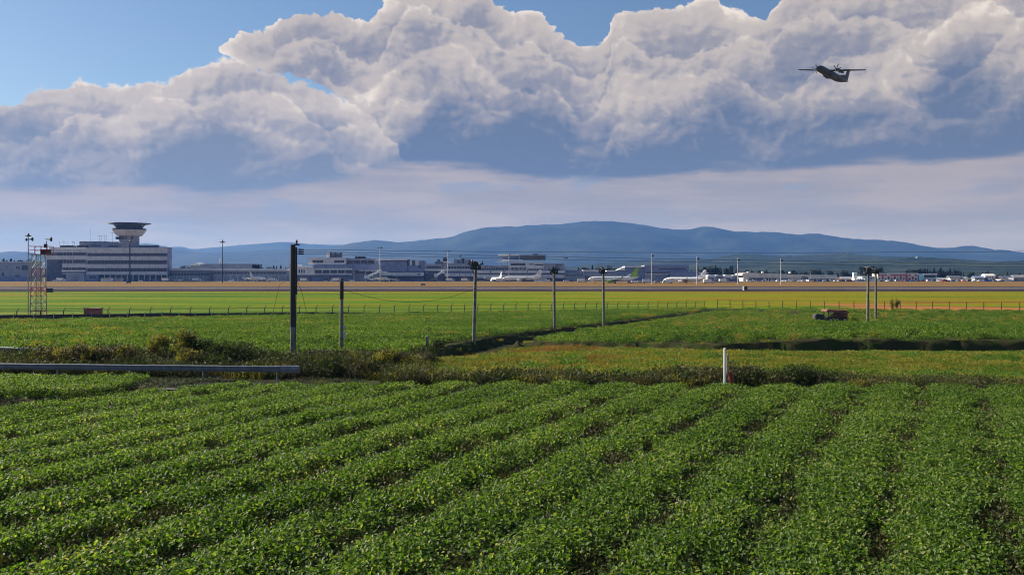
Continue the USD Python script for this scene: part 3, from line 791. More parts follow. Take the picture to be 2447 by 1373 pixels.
# ditch edges and the sides of the sunken path
ts = np.linspace(60, 190, 330); rr = np.random.default_rng(18)
edge1 = np.stack([chan_x(ts) + rr.normal(0.15, 0.18, len(ts)), ts], 1)
w = np.interp(ts, [60, 110, 200], [3.4, 2.6, 1.6])
edge2 = np.stack([chan_x(ts) + w + rr.normal(0.5, 0.25, len(ts)), ts], 1)
ex = np.arange(-2, 60, 0.42)
edge3 = np.stack([ex, front_y(ex) + 0.15 + rr.normal(0, 0.12, len(ex))], 1)
edge4 = np.stack([ex, front_y(ex) - 2.5 + rr.normal(0, 0.25, len(ex))], 1)
pp = np.vstack([edge1[::3], edge3[::4] + [0, 0.5]])
verge('ditch_weeds', pp, np.full(len(pp), 0.30), [0.2, 0.6, 0.2], 'short dark weeds on the banks of the sunken path and the ditch', 19)
verge('ditch_weeds', np.vstack([edge4[::2] - [0, 0.6], edge2[::5]]), np.full(len(edge4[::2]) + len(edge2[::5]), 0.30), [0.45, 0.1, 0.45], 'pale weeds fringing the near side of the ditch', 20)

fx = np.concatenate([np.arange(-84, 46.6, 0.7), np.arange(46.6, 105, 0.9)])
fy = fence_y(fx); rr = np.random.default_rng(21)
pp = np.stack([fx + rr.normal(0, 0.3, len(fx)), fy - 1.2 + rr.normal(0, 0.5, len(fx))], 1)
verge('fence_weeds', pp, rr.uniform(0.3, 0.85, len(pp)) * (rr.random(len(pp)) ** 0.5), [0.2, 0.6, 0.2], 'dark weeds growing along the foot of the airfield fence', 22)

ex = np.arange(-24, -10.5, 0.4)
pp = np.vstack([np.stack([ex, near_edge(ex) + o + rr.normal(0, 0.2, len(ex))], 1) for o in (1.0, 1.8, 4.6)])
verge('gully_weeds', pp[::2], np.full(len(pp[::2]), 0.26), [0.15, 0.83, 0.02], 'dark weeds in the gully at the left corner of the foreground field', 23)


p, r = grid_pts(-24, -7.5, 43.3, 47.6, 0.5, 27)
ok = (p[:, 1] > near_edge(p[:, 0]) + 0.5) & ((p[:, 0] > -18.0) | (p[:, 1] > 46.6))
verge('roadside_grass', p[ok], np.full(ok.sum(), 0.34), [0.25, 0.73, 0.02], 'short dark grass and weeds over the old road edge under the guardrail', 28)

# shrubs and mounds that can be told apart: each a thing with a leafy crown and stems
cluster = {}
for key, mat, blade in (('darkg', 'darkg', 0), ('dry', 'dry', 30), ('yel', 'yel', 30)):
    for k in range(2):
        v, f = leaves(170, 0.30, 0.42, 0.11, 500 + 7 * k + len(key), tilt=0.9, top=-0.4, round_=False)
        v[:, 2] -= 0.18
        if blade:
            bv, bf = blades(blade, 0.25, 0.55, 510 + k, 0.010, 0.7)
            v, f = join((v, f), (bv - [0, 0, 0.15], bf))
        cluster[key, k] = (v, f)


def shrub(name, label, blobs, mats, seed, cat='shrub'):
    """blobs: (px, py, d, rx, rz) ellipsoids in the picture; leaf clusters fill them."""
    r = np.random.default_rng(seed)
    b0 = blobs[0]
    base = np.array([X(b0[0], b0[2]), b0[2], float(ground_z(X(b0[0], b0[2]), b0[2]))])
    t = Thing(name, label, cat, base)
    parts = {m: [] for m in mats}
    for px, py, d, rx, rz in blobs:
        c = P(px, py, d)
        for _ in range(int(70 * rx * rx * max(rz, 0.4)) + 8):
            q = r.normal(0, 1, 3); q /= np.linalg.norm(q); q *= r.random() ** 0.35
            o = c + q * np.array([rx, rx * 0.8, rz])
            o[2] = max(o[2], float(ground_z(o[0], o[1])) + 0.12)
            m = mats[r.integers(0, len(mats))]
            v, f = cluster[m, int(r.integers(0, 2))]
            a = r.uniform(0, 2 * PI)
            vv = v.copy(); vv[:, 0] = v[:, 0] * math.cos(a) - v[:, 1] * math.sin(a); vv[:, 1] = v[:, 0] * math.sin(a) + v[:, 1] * math.cos(a)
            keep = r.random(len(f) // 2) < 0.42
            parts[m].append((vv + o, f.reshape(-1, 2, 3)[keep].reshape(-1, 3) if len(f) % 2 == 0 else f))
    for m, ms in parts.items():
        if ms:
            t.part('foliage', join(*ms), M[m])
    st = MB()
    for k in range(7):
        a = r.uniform(0, 2 * PI)
        st.tube([base + [0.1 * math.cos(a), 0.1 * math.sin(a), 0], base + [0.5 * math.cos(a), 0.5 * math.sin(a), 0.9]], [0.02, 0.008], 5)
    t.part('stem', st, M['bark'])


shrub('shrub', 'dark green vine mound behind the long guardrail, beside the tall pole', [(560, 850, 53.5, 1.7, 0.75), (480, 842, 54.5, 1.1, 0.8), (630, 856, 53, 1.0, 0.55)], ['darkg'], 31)
shrub('tall_weed', 'tall yellow-green weed standing out of the hedge left of the dark vine mound', [(440, 825, 54, 0.7, 0.8), (380, 822, 54.5, 0.6, 0.7), (455, 862, 51.5, 0.6, 0.6)], ['yel', 'dry'], 32, 'weed')
shrub('shrub', 'brown bush with a yellow flank at the end of the hedge, right of the guardrail', [(930, 868, 50, 0.95, 0.75), (880, 880, 49.5, 0.7, 0.6), (985, 878, 50, 0.8, 0.6)], ['dry', 'yel'], 33)
shrub('shrub', 'brown leafy bush behind the left end of the guardrail', [(200, 850, 53, 1.6, 0.55), (110, 856, 53, 1.1, 0.5), (285, 852, 53, 1.0, 0.5)], ['dry', 'dry', 'yel'], 34)
shrub('shrub', 'low dark round shrub on the weedy bank, right of the white post', [(1915, 900, 44.5, 0.95, 0.42), (1850, 905, 44.5, 0.6, 0.35)], ['darkg'], 35)
shrub('shrub', 'brown bush on the weedy bank just right of the white post', [(1790, 898, 45, 0.7, 0.4), (1750, 895, 45.2, 0.5, 0.45)], ['dry', 'darkg'], 36)
shrub('shrub', 'dark bush in front of the pole foot at the end of the guardrail', [(770, 868, 51.5, 1.0, 0.65), (725, 878, 50.5, 0.7, 0.5)], ['darkg', 'dry'], 37)
shrub('shrub', 'small dark bush on the bank beside the short stub post', [(1048, 826, 64.0, 0.5, 0.45)], ['darkg'], 38)
shrub('small_tree', 'left one of two small leafy plants by the bend of the right-hand fence', [(2132, 722, 212, 0.45, 0.75), (2132, 730, 212, 0.25, 0.5)], ['yel'], 39, 'plant')
shrub('small_tree', 'right one of two small leafy plants by the bend of the right-hand fence', [(2144, 721, 212, 0.5, 0.8), (2143, 730, 212, 0.25, 0.5)], ['yel'], 40, 'plant')

# ------------------------------------------------------------------ things by the road and in the fields
def gz(x, y): return float(ground_z(x, y))


# W-beam guardrails: thing > beam panels, posts, end plate
def guardrail(label, pts, post_every, endcap=True, height=0.62):
    pts = [np.asarray(q, float) for q in pts]
    t = Thing('guardrail', label, 'guardrail', (pts[0][0], pts[0][1], gz(*pts[0])))
    a, b = pts[0], pts[-1]
    u = (b - a) / np.linalg.norm(b - a); nrm = np.array([u[1], -u[0]])         # towards the camera
    L = np.linalg.norm(b - a)
    prof = [(0.0, -0.155), (0.055, -0.135), (0.07, -0.09), (0.01, -0.04), (0.01, 0.04), (0.07, 0.09), (0.055, 0.135), (0.0, 0.155)]
    n = max(1, round(L / 4.0)); cuts = np.linspace(0, L, n + 1)
    for k in range(n):
        ring = []
        lift = 0.004 * (k % 2)
        for s in (cuts[k] - (0.15 if k else 0), cuts[k + 1]):
            q = a + u * s
            z = float(zbase(q[1])) + height
            ring.append([[q[0] + nrm[0] * (o + lift), q[1] + nrm[1] * (o + lift), z + h] for o, h in prof])
        v = np.array(ring).reshape(-1, 3); m = len(prof)
        back = v - np.array([nrm[0], nrm[1], 0]) * 0.006
        f = [[i, i + 1, m + i + 1, m + i] for i in range(m - 1)]
        vv = np.vstack([v, back]); f += [[j + 2 * m for j in q[::-1]] for q in f]
        t.part('beam', (vv, np.array(f)), M['steel'])
    s = post_every * 0.5
    while s < L:
        q = a + u * s - nrm * 0.09
        z = float(zbase(q[1]))
        mb = MB().tube([[q[0], q[1], z - 0.5], [q[0], q[1], z + height + 0.12]], 0.06, 10)
        pth = t.part('post', mb, M['steel'])
        t.part('bracket', MB().box(q[0] - 0.05, q[0] + 0.05, q[1] - 0.10, q[1] - 0.01, z + height - 0.07, z + height + 0.07), M['steel'], pth)
        s += post_every
    if endcap:
        q = b
        z = float(zbase(q[1])) + height
        pts2 = [(-0.02, -0.19), (0.10, -0.17), (0.13, 0.0), (0.10, 0.17), (-0.02, 0.19)]
        v = []
        for s in (-0.35, 0.62):
            for o, h in pts2:
                w = q + u * s + nrm * (o + 0.012)
                v.append([w[0], w[1], z + h])
        f = [[i, i + 1, 5 + i + 1, 5 + i] for i in range(4)] + [[5, 6, 7, 7], [5, 7, 8, 9]]
        v = np.array(v); vv = np.vstack([v, v - np.array([nrm[0], nrm[1], 0]) * 0.008])
        t.part('end_plate', (vv, np.array(f + [[j + 10 for j in q[::-1]] for q in f])), M['steel'])
    return t


guardrail('long galvanised steel guardrail running in from the left edge, weeds behind it', [(-34, 49.6), (X(688, 47.4), 47.4)], 4.0)
guardrail('short end of a second guardrail half buried in weeds at the left edge', [(-36, 60), (X(62, 57.5), 57.5)], 4.0, height=0.75)
guardrail('little piece of guardrail showing at the foot of the slim pole behind the hedge', [(X(762, 61), 60.6), (X(832, 61), 60.6)], 2.0, endcap=False, height=0.36)

# road edge below the long guardrail
ex = np.linspace(-17.2, -14.9, 9)
v = []
for xx in ex:
    for yy, dz in ((43.9, 0.0), (43.9, 0.03), (44.2, 0.03), (44.2, 0.0)):
        v.append([xx, yy + 0.1 * math.sin(xx), zbase(44) + dz])
v = np.array(v)
f = [[4 * i + k, 4 * i + 4 + k, 4 * i + 5 + k, 4 * i + 1 + k] for i in range(len(ex) - 1) for k in range(3)]
single('kerb', (v, np.array(f)), M['concrete'], kind='structure')
single('road', (np.array([[-40, 44.3, 0.06], [-11.5, 44.3, 0.06], [-11.5, 46.4, 0.06], [-40, 47.4, 0.06]]), np.array([[0, 1, 2, 3]])), M['asphalt'], kind='structure')

# low kerb on the right side of the sunken path and along the right-hand fence
ys = np.linspace(96, 196, 60)
w = np.interp(ys, [60, 110, 200], [3.4, 2.6, 1.6])
v = []
for yy, ww in zip(ys, w):
    xx = float(chan_x(yy)) + ww + 0.15; z = gz(xx + 0.6, yy)
    for o, h in ((-0.2, -0.45), (-0.2, 0.16), (0.2, 0.16), (0.2, -0.2)):
        v.append([xx + o, yy, z + h])
f = [[4 * i + k, 4 * i + 4 + k, 4 * i + 5 + k, 4 * i + 1 + k] for i in range(len(ys) - 1) for k in range(3)]
single('path_kerb', (np.array(v), np.array(f)), M['concrete'], kind='structure')


# ---- poles of the small power line: thing > shaft, sleeve, crossarms, insulators, cable bundle, guy wires
def insulator(mb, x, y, z, s=1.0):
    mb.lathe([(0.0, -0.02), (0.03 * s, 0.0), (0.075 * s, 0.05 * s), (0.03 * s, 0.08 * s), (0.075 * s, 0.13 * s), (0.03 * s, 0.16 * s), (0.05 * s, 0.2 * s), (0, 0.22 * s)], (x, y, z), 8)


def field_pole(label, px, ytop, ybase, d, r0, tangle=True, arm=0.9, group=None, seed=0):
    r = np.random.default_rng(seed)
    x, top = X(px, d), Zp(ytop, d)
    z0 = min(gz(x, d), Zp(ybase, d)) - 0.3
    t = Thing('utility_pole', label, 'pole', (x, d, z0), group=group)
    lean = r.normal(0, 0.012)
    t.part('shaft', MB().tube([[x, d, z0], [x + lean * 3, d, (z0 + top) / 2], [x + lean * 7, d, top]], [r0, r0 * 0.92, r0 * 0.80], 12), M['pole'], smooth=40)
    xt = x + lean * 7
    if tangle:
        for k, (h, ln) in enumerate(((-0.10, arm), (-0.50, arm * 0.7))):
            ap = t.part('crossarm', MB().box(xt - ln / 2, xt + ln / 2, d - r0 - 0.09, d - r0 + 0.01, top + h - 0.045, top + h + 0.045), M['dark'])
            for sgn in (-0.42, -0.1, 0.42):
                mb = MB(); insulator(mb, xt + sgn * ln, d - r0 - 0.04, top + h + 0.045)
                t.part('insulator', mb, M['dark'], ap)
        # coils and loops of slack cable hung about the head
        mb = MB()
        for k in range(7):
            c = np.array([xt + r.uniform(-0.42, 0.30), d + r.uniform(-0.35, 0.25), top + r.uniform(-0.38, 0.10)])
            R = r.uniform(0.16, 0.30); ph = r.uniform(0, PI); w = np.linspace(0, 2 * PI, 17)
            ax = np.array([math.cos(ph), math.sin(ph), 0.0])
            mb.tube(c + np.outer(np.cos(w) * R, ax) + np.outer(np.sin(w) * R * 0.7, [0, 0, 1.0]), 0.055, 6, caps=False)
        t.part('cable_bundle', mb, M['dark'])
        mb = MB().box(xt - 0.34, xt + 0.12, d - r0 - 0.36, d - r0 - 0.10, top - 0.42, top - 0.06)
        t.part('splice_box', mb, M['dark'])
        t.part('brace', MB().tube([[xt - 0.55, d - r0 - 0.05, top - 0.12], [xt - 0.05, d - r0 - 0.02, top - 1.0]], 0.03, 6), M['dark'])
    else:
        t.part('cap', MB().lathe([(r0 * 0.95, -0.02), (r0 * 0.95, 0.05), (r0 * 0.4, 0.10), (0, 0.11)], (xt, d, top), 12), M['dark'])
    return t, np.array([xt, d, top])


# the tall near pole with its black sleeve
d1 = 60.0
x1, top1 = X(700, d1), Zp(585, d1)
z1 = gz(x1, d1) - 0.3
pole1 = Thing('utility_pole', 'tallest thick pole, black-brown above and grey below, beside the end of the guardrail', 'pole', (x1, d1, z1))
pole1.part('shaft', MB().tube([[x1, d1, z1], [x1, d1, top1]], [0.178, 0.150], 14), M['pole'], smooth=40)
pole1.part('sleeve', MB().tube([[x1, d1, Zp(783, d1)], [x1, d1, top1 + 0.02]], [0.188, 0.164], 14), M['sleeve'], smooth=40)
pole1.part('band', MB().tube([[x1, d1, Zp(786, d1)], [x1, d1, Zp(781, d1)]], 0.203, 14), M['steel'], smooth=40)
pole1.part('conduit', MB().tube([[x1 + 0.24, d1 - 0.03, Zp(703, d1)], [x1 + 0.23, d1 - 0.03, top1 - 0.15]], 0.05, 8), M['dark'])
pole1.part('conduit', MB().tube([[x1 + 0.19, d1 - 0.05, Zp(850, d1)], [x1 + 0.24, d1 - 0.04, Zp(640, d1)]], 0.022, 6), M['pole'])
br = pole1.part('bracket', MB().box(x1 + 0.10, x1 + 0.46, d1 - 0.09, d1 - 0.02, top1 - 0.03, top1 + 0.05), M['dark'])
mb = MB(); insulator(mb, x1 + 0.26, d1 - 0.05, top1 + 0.05, 1.3); pole1.part('insulator', mb, M['dark'], br)
for k, py in enumerate((596, 601, 606)):
    bb = pole1.part('bracket', MB().box(x1 + 0.14, x1 + 0.42, d1 - 0.08, d1 - 0.03, Zp(py, d1) - 0.03, Zp(py, d1) + 0.03), M['dark'])
    mb = MB().tube([[x1 + 0.40, d1 - 0.05, Zp(py, d1)], [x1 + 0.72, d1 - 0.05, Zp(py, d1) - 0.01]], [0.055, 0.04], 8)
    pole1.part('strain_insulator', mb, M['dark'], bb)
pole1.part('guy_wire', MB().tube([[x1, d1 + 0.1, Zp(660, d1)], [X(668, 66), 66, Zp(680, 66)], [X(636, 74), 74, gz(X(636, 74), 74) + 0.2]], 0.014, 5), M['dark'])
pole1.part('guy_wire', MB().tube([[x1 + 0.1, d1 + 0.1, Zp(660, d1)], [X(720, 66), 66, Zp(692, 66)], [X(748, 76), 76, gz(X(748, 76), 76) + 0.2]], 0.014, 5), M['dark'])

t2, top2 = field_pole('slim bare pole with small boxes on its side, second from the left in the field', 816, 668, 848, 62.7, 0.135, tangle=False, seed=2)
x2 = top2[0]
for py0, py1 in ((778, 784), (792, 798), (800, 806)):
    t2.part('meter_box', MB().box(x2 + 0.12, x2 + 0.30, 62.45, 62.65, Zp(py1, 62.7), Zp(py0, 62.7)), M['grey'])
t2.part('sleeve', MB().tube([[x2, 62.7, Zp(714, 62.7)], [x2, 62.7, Zp(672, 62.7)]], 0.137, 12), M['sleeve'], smooth=40)
t3, top3 = field_pole('pole with a bulky tangle of cables on top, tallest along the sunken path', 1132, 628, 828, 76, 0.15, True, 1.3, seed=3)
t4, top4 = field_pole('middle pole of the sunken path, with a dark cable bundle on top', 1325, 642, 790, 103, 0.165, True, 1.3, seed=4)
t5, top5 = field_pole('farthest pole along the sunken path, near the green-tailed airliner', 1443, 643, 775, 114, 0.16, True, 1.1, seed=5)
t6, top6 = field_pole('nearer and taller of the two poles side by side in the right-hand field', 2073, 642, 790, 103, 0.15, True, 1.2, seed=6)
t7, top7 = field_pole('farther of the two poles side by side in the right-hand field', 2093, 644, 775, 114, 0.14, True, 1.0, seed=7)


def wire(name, label, a, b, sag, r=0.016, cat='wire', n=40, group=None):
    t = np.linspace(0, 1, n)[:, None]
    p = np.asarray(a) * (1 - t) + np.asarray(b) * t
    p[:, 2] -= sag * 4 * t[:, 0] * (1 - t[:, 0])
    single(name, MB().tube(p, r, 5), M['dark'], label, cat, group)


# overhead lines from the tall pole to the next one, out of the picture on the right
dE = 70.0
for k, (py0, pyE, px_e, mid) in enumerate(((596, 596, 2760, 0.22), (601, 634, 2760, 0.10), (606, 641, 2760, 0.12))):
    a = np.array([x1 + 0.72, d1 - 0.05, Zp(py0, d1)])
    b = P(px_e, pyE, dE)
    wire('overhead_wire', ['topmost overhead wire from the tall pole across to the right edge', 'second overhead wire, sloping down to the right from the tall pole', 'third overhead wire, just under the second one on the right'][k], a, b, mid, 0.012)
wire('overhead_wire', 'low wire joining the far path pole to the two poles on the right', top5 + [0, -0.2, -0.1], top6 + [0, -0.2, -0.1], 0.35, 0.013)
wire('overhead_wire', 'low wire leaving the right-hand pair of poles for the right edge', top6 + [0, -0.2, -0.1], P(2760, 650, 104), 0.25, 0.013)
wire('overhead_wire', 'wire between the two poles on top of the sunken path nearest the camera', top3 + [0, -0.2, -0.1], top4 + [0, -0.2, -0.1], 0.25, 0.014)
wire('overhead_wire', 'wire between the middle and the farthest pole of the sunken path', top4 + [0, -0.2, -0.1], top5 + [0, -0.2, -0.1], 0.1, 0.014)
wire('overhead_wire', 'slack cable drooping from the slim pole to the bulky pole', np.array([x2, 62.6, Zp(690, 62.7)]), np.array([top3[0], 75.8, Zp(688, 76)]), 1.0, 0.013)

# stub post on the bank
xs_, ds_ = X(1021, 63.5), 63.5
t = Thing('stub_post', 'short grey stub post on the bank where the sunken path begins', 'post', (xs_, ds_, gz(xs_, ds_)))
t.part('post', MB().box(xs_ - 0.09, xs_ + 0.09, ds_ - 0.09, ds_ + 0.09, gz(xs_, ds_) - 0.4, Zp(803, ds_)), M['pole'])
t.part('cap', MB().lathe([(0.13, 0), (0.12, 0.04), (0, 0.07)], (xs_, ds_, Zp(803, ds_)), 4), M['concrete'])

# white post, tan board and red stake at the edge of the near field
xw, dw = X(1732, 42.3), 42.3
t = Thing('marker_post', 'slim white post standing at the edge of the foreground field', 'post', (xw, dw, gz(xw, dw)))
t.part('post', MB().tube([[xw, dw, gz(xw, dw) - 0.3], [xw, dw, Zp(834, dw)]], 0.056, 14), M['white'], smooth=40)
t.part('cap', MB().lathe([(0.06, 0), (0.06, 0.03), (0.04, 0.06), (0, 0.065)], (xw, dw, Zp(834, dw)), 14), M['white'])
xw, dw = X(1739, 44.2), 44.2
t = Thing('wooden_stake', 'narrow tan wooden stake close behind the white post', 'stake', (xw, dw, gz(xw, dw)))
t.part('stake', MB().box(xw - 0.04, xw + 0.04, dw - 0.03, dw + 0.03, gz(xw, dw) - 0.3, Zp(847, dw)), M['wood'])
t.part('point', MB().lathe([(0.05, 0), (0.012, 0.07), (0, 0.072)], (xw, dw, Zp(847, dw)), 4), M['wood'])
xw, dw = X(1744, 43.6), 43.6
t = Thing('sheet', 'crumpled reddish sheet hanging in the weeds right of the white post', 'sheet', (xw, dw, gz(xw, dw)))
uu, vv_ = np.meshgrid(np.linspace(0, 1, 9), np.linspace(0, 1, 12), indexing='ij')
sx = xw - 0.10 + 0.24 * uu + 0.10 * (1 - vv_); sy = dw + 0.06 * np.sin(uu * 9 + vv_ * 4); sz = gz(xw, dw) + 0.15 + 0.75 * vv_ + 0.03 * np.sin(uu * 7)
i, j = np.meshgrid(np.arange(8), np.arange(11), indexing='ij')
q = np.stack([i * 12 + j, (i + 1) * 12 + j, (i + 1) * 12 + j + 1, i * 12 + j + 1], -1).reshape(-1, 4)
t.part('cloth', (np.stack([sx, sy, sz], -1).reshape(-1, 3), q), M['redbrown'], smooth=True)
t.part('stake', MB().tube([[xw - 0.05, dw + 0.1, gz(xw, dw) - 0.2], [xw + 0.02, dw + 0.1, gz(xw, dw) + 1.0]], 0.02, 6), M['wood'])

# roofed farm cart in the right-hand field
dc = 112.0
zc = gz(X(1995, dc), dc)
cart = Thing('farm_cart', 'farm cart with a rusty sheet roof standing in the right-hand crop field', 'cart', (X(1998, dc), dc, zc))
x0, x1c = X(1976, dc), X(2026, dc)
roof = [(x0 - 0.05, Zp(745, dc)), (x1c + 0.1, Zp(748, dc)), (x1c + 0.12, Zp(744, dc)), (x1c - 0.2, Zp(741, dc)), (x0 + 0.1, Zp(739, dc)), (x0 - 0.08, Zp(742, dc))]
cart.part('roof', MB().prism(roof, 'y', dc - 0.1, dc + 1.9), M['rust'])
for px in (1980, 2010, 2022):
    for yy in (dc, dc + 1.7):
        cart.part('roof_post', MB().box(X(px, dc) - 0.045, X(px, dc) + 0.045, yy, yy + 0.08, zc + 0.5, Zp(744, dc)), M['dark'])
bed_ = cart.part('bed', MB().box(x0 + 0.1, x1c - 0.05, dc - 0.05, dc + 1.8, zc + 0.52, zc + 0.66), M['dark'])
for k, (za, zb_) in enumerate(((0.68, 0.84), (0.87, 1.03), (1.06, 1.20))):
    cart.part('side_board', MB().box(x0 + 0.08 + 0.3 * k, x1c - 0.03, dc - 0.10, dc - 0.05, zc + za, zc + zb_), M['rust_dark'])
cart.part('load', MB().box(X(2002, dc), X(2020, dc), dc + 0.2, dc + 1.4, zc + 0.67, zc + 1.38), M['dark'])
for px in (1984, 2018):
    for yy in (dc - 0.16, dc + 1.85):
        c = np.array([X(px, dc), yy, zc + 0.36])
        w = np.linspace(0, 2 * PI, 17)
        wh = cart.part('wheel', MB().tube(np.stack([c[0] + 0.30 * np.cos(w), np.full(17, c[1]), c[2] + 0.30 * np.sin(w)], 1), 0.075, 8, caps=False), M['black'])
        cart.part('hub', MB().tube([c - [0, 0.05, 0], c + [0, 0.05, 0]], 0.16, 10), M['grey'], wh)
cart.part('axle', MB().tube([[X(1984, dc), dc - 0.16, zc + 0.36], [X(1984, dc), dc + 1.85, zc + 0.36]], 0.04, 6), M['dark'])
cart.part('axle', MB().tube([[X(2018, dc), dc - 0.16, zc + 0.36], [X(2018, dc), dc + 1.85, zc + 0.36]], 0.04, 6), M['dark'])
x0, x1c = X(1948, dc), X(1971, dc)
eng = Thing('water_tank', 'low dark grey tank on legs beside the rusty-roofed farm cart', 'tank', (X(1960, dc), dc, zc))
eng.part('tank', MB().prism([(x0 + 0.1, zc + 0.42), (x1c - 0.1, zc + 0.42), (x1c, zc + 0.55), (x1c, zc + 0.95), (x1c - 0.15, zc + 1.06), (x0 + 0.15, zc + 1.06), (x0, zc + 0.95), (x0, zc + 0.55)], 'y', dc, dc + 1.0), M['board'])
for px in (1951, 1968):
    for yy in (dc + 0.1, dc + 0.85):
        eng.part('leg', MB().box(X(px, dc) - 0.04, X(px, dc) + 0.04, yy, yy + 0.08, zc - 0.1, zc + 0.43), M['dark'])
eng.part('lid', MB().lathe([(0.18, 0), (0.18, 0.08), (0, 0.10)], (X(1958, dc), dc + 0.5, zc + 1.06), 12), M['dark'])

# ------------------------------------------------------------------ the airfield fence and what stands along it


def fence(label, a, b, spacing, height, armed, name='airfield_fence', cat='fence', mesh_wire=True, boards=None):
    a, b = np.asarray(a, float), np.asarray(b, float)
    L = np.linalg.norm(b - a); u = (b - a) / L; nrm = np.array([-u[1], u[0]])
    if nrm[0] < 0: nrm = -nrm
    t = Thing(name, label, cat, (a[0], a[1], gz(*a)))
    n = int(L // spacing)
    tops = []
    for k in range(n + 1):
        q = a + u * k * spacing; z = gz(*q)
        mb = MB().box(q[0] - 0.06, q[0] + 0.06, q[1] - 0.06, q[1] + 0.06, z - 0.2, z + height, rot=math.atan2(u[1], u[0]))
        pp = t.part('post', mb, M['fence_post'])
        tops.append([q[0], q[1], z + height])
        if armed:
            e = [q[0] + 0.34, q[1] - 0.05, z + height + 0.42]
            t.part('arm', MB().tube([tops[-1], e], [0.06, 0.045], 6), M['fence_post'], pp)
    tops = np.array(tops)
    for h in (0.03, 0.5 * height, height - 0.12):
        t.part('rail', MB().tube(tops - [0, 0, h], 0.03, 6), M['fence_post'])
    if armed:
        for fr in (0.35, 0.65, 1.0):
            t.part('barbed_wire', MB().tube(tops + np.array([0.34, -0.05, 0.42]) * fr, 0.009, 4), M['dark'])
    if mesh_wire:
        mb = MB(); s = 0.0; step = 0.22
        while s < n * spacing - height:
            for d0, d1_ in ((s, s + height), (s + height, s)):
                p0, p1 = a + u * d0, a + u * d1_
                mb.tube([[p0[0], p0[1], gz(*p0) + 0.05], [p1[0], p1[1], gz(*p1) + height - 0.1]], 0.004, 3, caps=False)
            s += step
        say(stage.GetPrimAtPath(t.part('mesh_wire', mb, M['steel'])), kind='stuff')
    return t


fence('long airfield fence with bent post tops, running back from the left edge', (-84, 118.5), (46.3, 213.8), 3.0, 1.42, True)
fence('straight right-hand stretch of the airfield fence, in front of the bare orange soil', (47.6, 213.2), (122, 155.9), 3.1, 1.95, False, mesh_wire=False)

# low dark board fence in front of it on the left
a, b = np.array([-84, 114.5]), np.array([-14, 165.0])
L = np.linalg.norm(b - a); u = (b - a) / L
bf = Thing('board_fence', 'low dark board fence with short posts below the airfield fence on the left', 'fence', (a[0], a[1], gz(*a)))
s = 0.0
while s < L:
    q0, q1 = a + u * s, a + u * min(s + 2.35, L)
    z0, z1_ = gz(*q0), gz(*q1)
    h = float(np.interp(s, [0, 40, 75], [0.98, 0.9, 0.5]))
    nrm = np.array([u[1], -u[0]]) * 0.03
    v = np.array([[*(q0 + sg * nrm), z0 + hh] for sg in (-1, 1) for hh in (-0.05, h)] + [[*(q1 + sg * nrm), z1_ + hh] for sg in (-1, 1) for hh in (-0.05, h)])
    bf.part('board', (v, np.array([[0, 1, 3, 2], [4, 6, 7, 5], [0, 4, 5, 1], [2, 3, 7, 6], [1, 5, 7, 3]])), M['board'])
    q = q0 + np.array([u[1], -u[0]]) * 0.09
    bf.part('post', MB().box(q[0] - 0.05, q[0] + 0.05, q[1] - 0.05, q[1] + 0.05, z0 - 0.1, z0 + h + 0.16), M['pole'])
    s += 2.45

# red cabinet behind the fence
dr = 136.0
x0, x1r, zr = X(200, dr), X(236, dr), gz(X(218, dr), dr)
cab = Thing('cabinet', 'red-brown equipment cabinet behind the fence, right of the lattice tower', 'cabinet', (X(218, dr), dr, zr))
cab.part('body', MB().box(x0, x1r, dr, dr + 1.3, zr + 0.12, Zp(737.5, dr)), M['redbrown'])
for k in range(2):
    xa = x0 + 0.05 + k * (x1r - x0) / 2
    dp = cab.part('door', MB().box(xa, xa + (x1r - x0) / 2 - 0.09, dr - 0.035, dr - 0.003, zr + 0.22, Zp(740, dr)), M['redbrown'])
    cab.part('handle', MB().box(xa + 0.85 - 0.75 * k, xa + 0.90 - 0.75 * k, dr - 0.07, dr - 0.036, zr + 0.9, zr + 1.1), M['dark'], dp)
cab.part('roof', MB().prism([(x0 - 0.08, Zp(737.5, dr)), (x1r + 0.08, Zp(737.5, dr)), (x1r + 0.05, Zp(735, dr)), (x0 - 0.05, Zp(735, dr))], 'y', dr - 0.1, dr + 1.4), M['wood'])
cab.part('base', MB().box(x0 - 0.05, x1r + 0.05, dr - 0.05, dr + 1.35, zr - 0.2, zr + 0.119), M['concrete'])

# red and white lattice tower: thing > lattice sections, platform, railing, mast, lamps
dt = 140.0
xt0, zt = X(92, dt), gz(X(92, dt), dt)
tow = Thing('lattice_tower', 'red and white lattice tower with a platform and lamps on top, at the left', 'tower', (xt0, dt, zt))
levels = [(755, 742, 'redbrown'), (742, 706, 'mast_white'), (706, 687, 'red'), (687, 662, 'mast_white'), (662, 642, 'redbrown'), (642, 608, 'grey')]


def half(py): return np.interp(py, [608, 755], [0.66, 0.84])


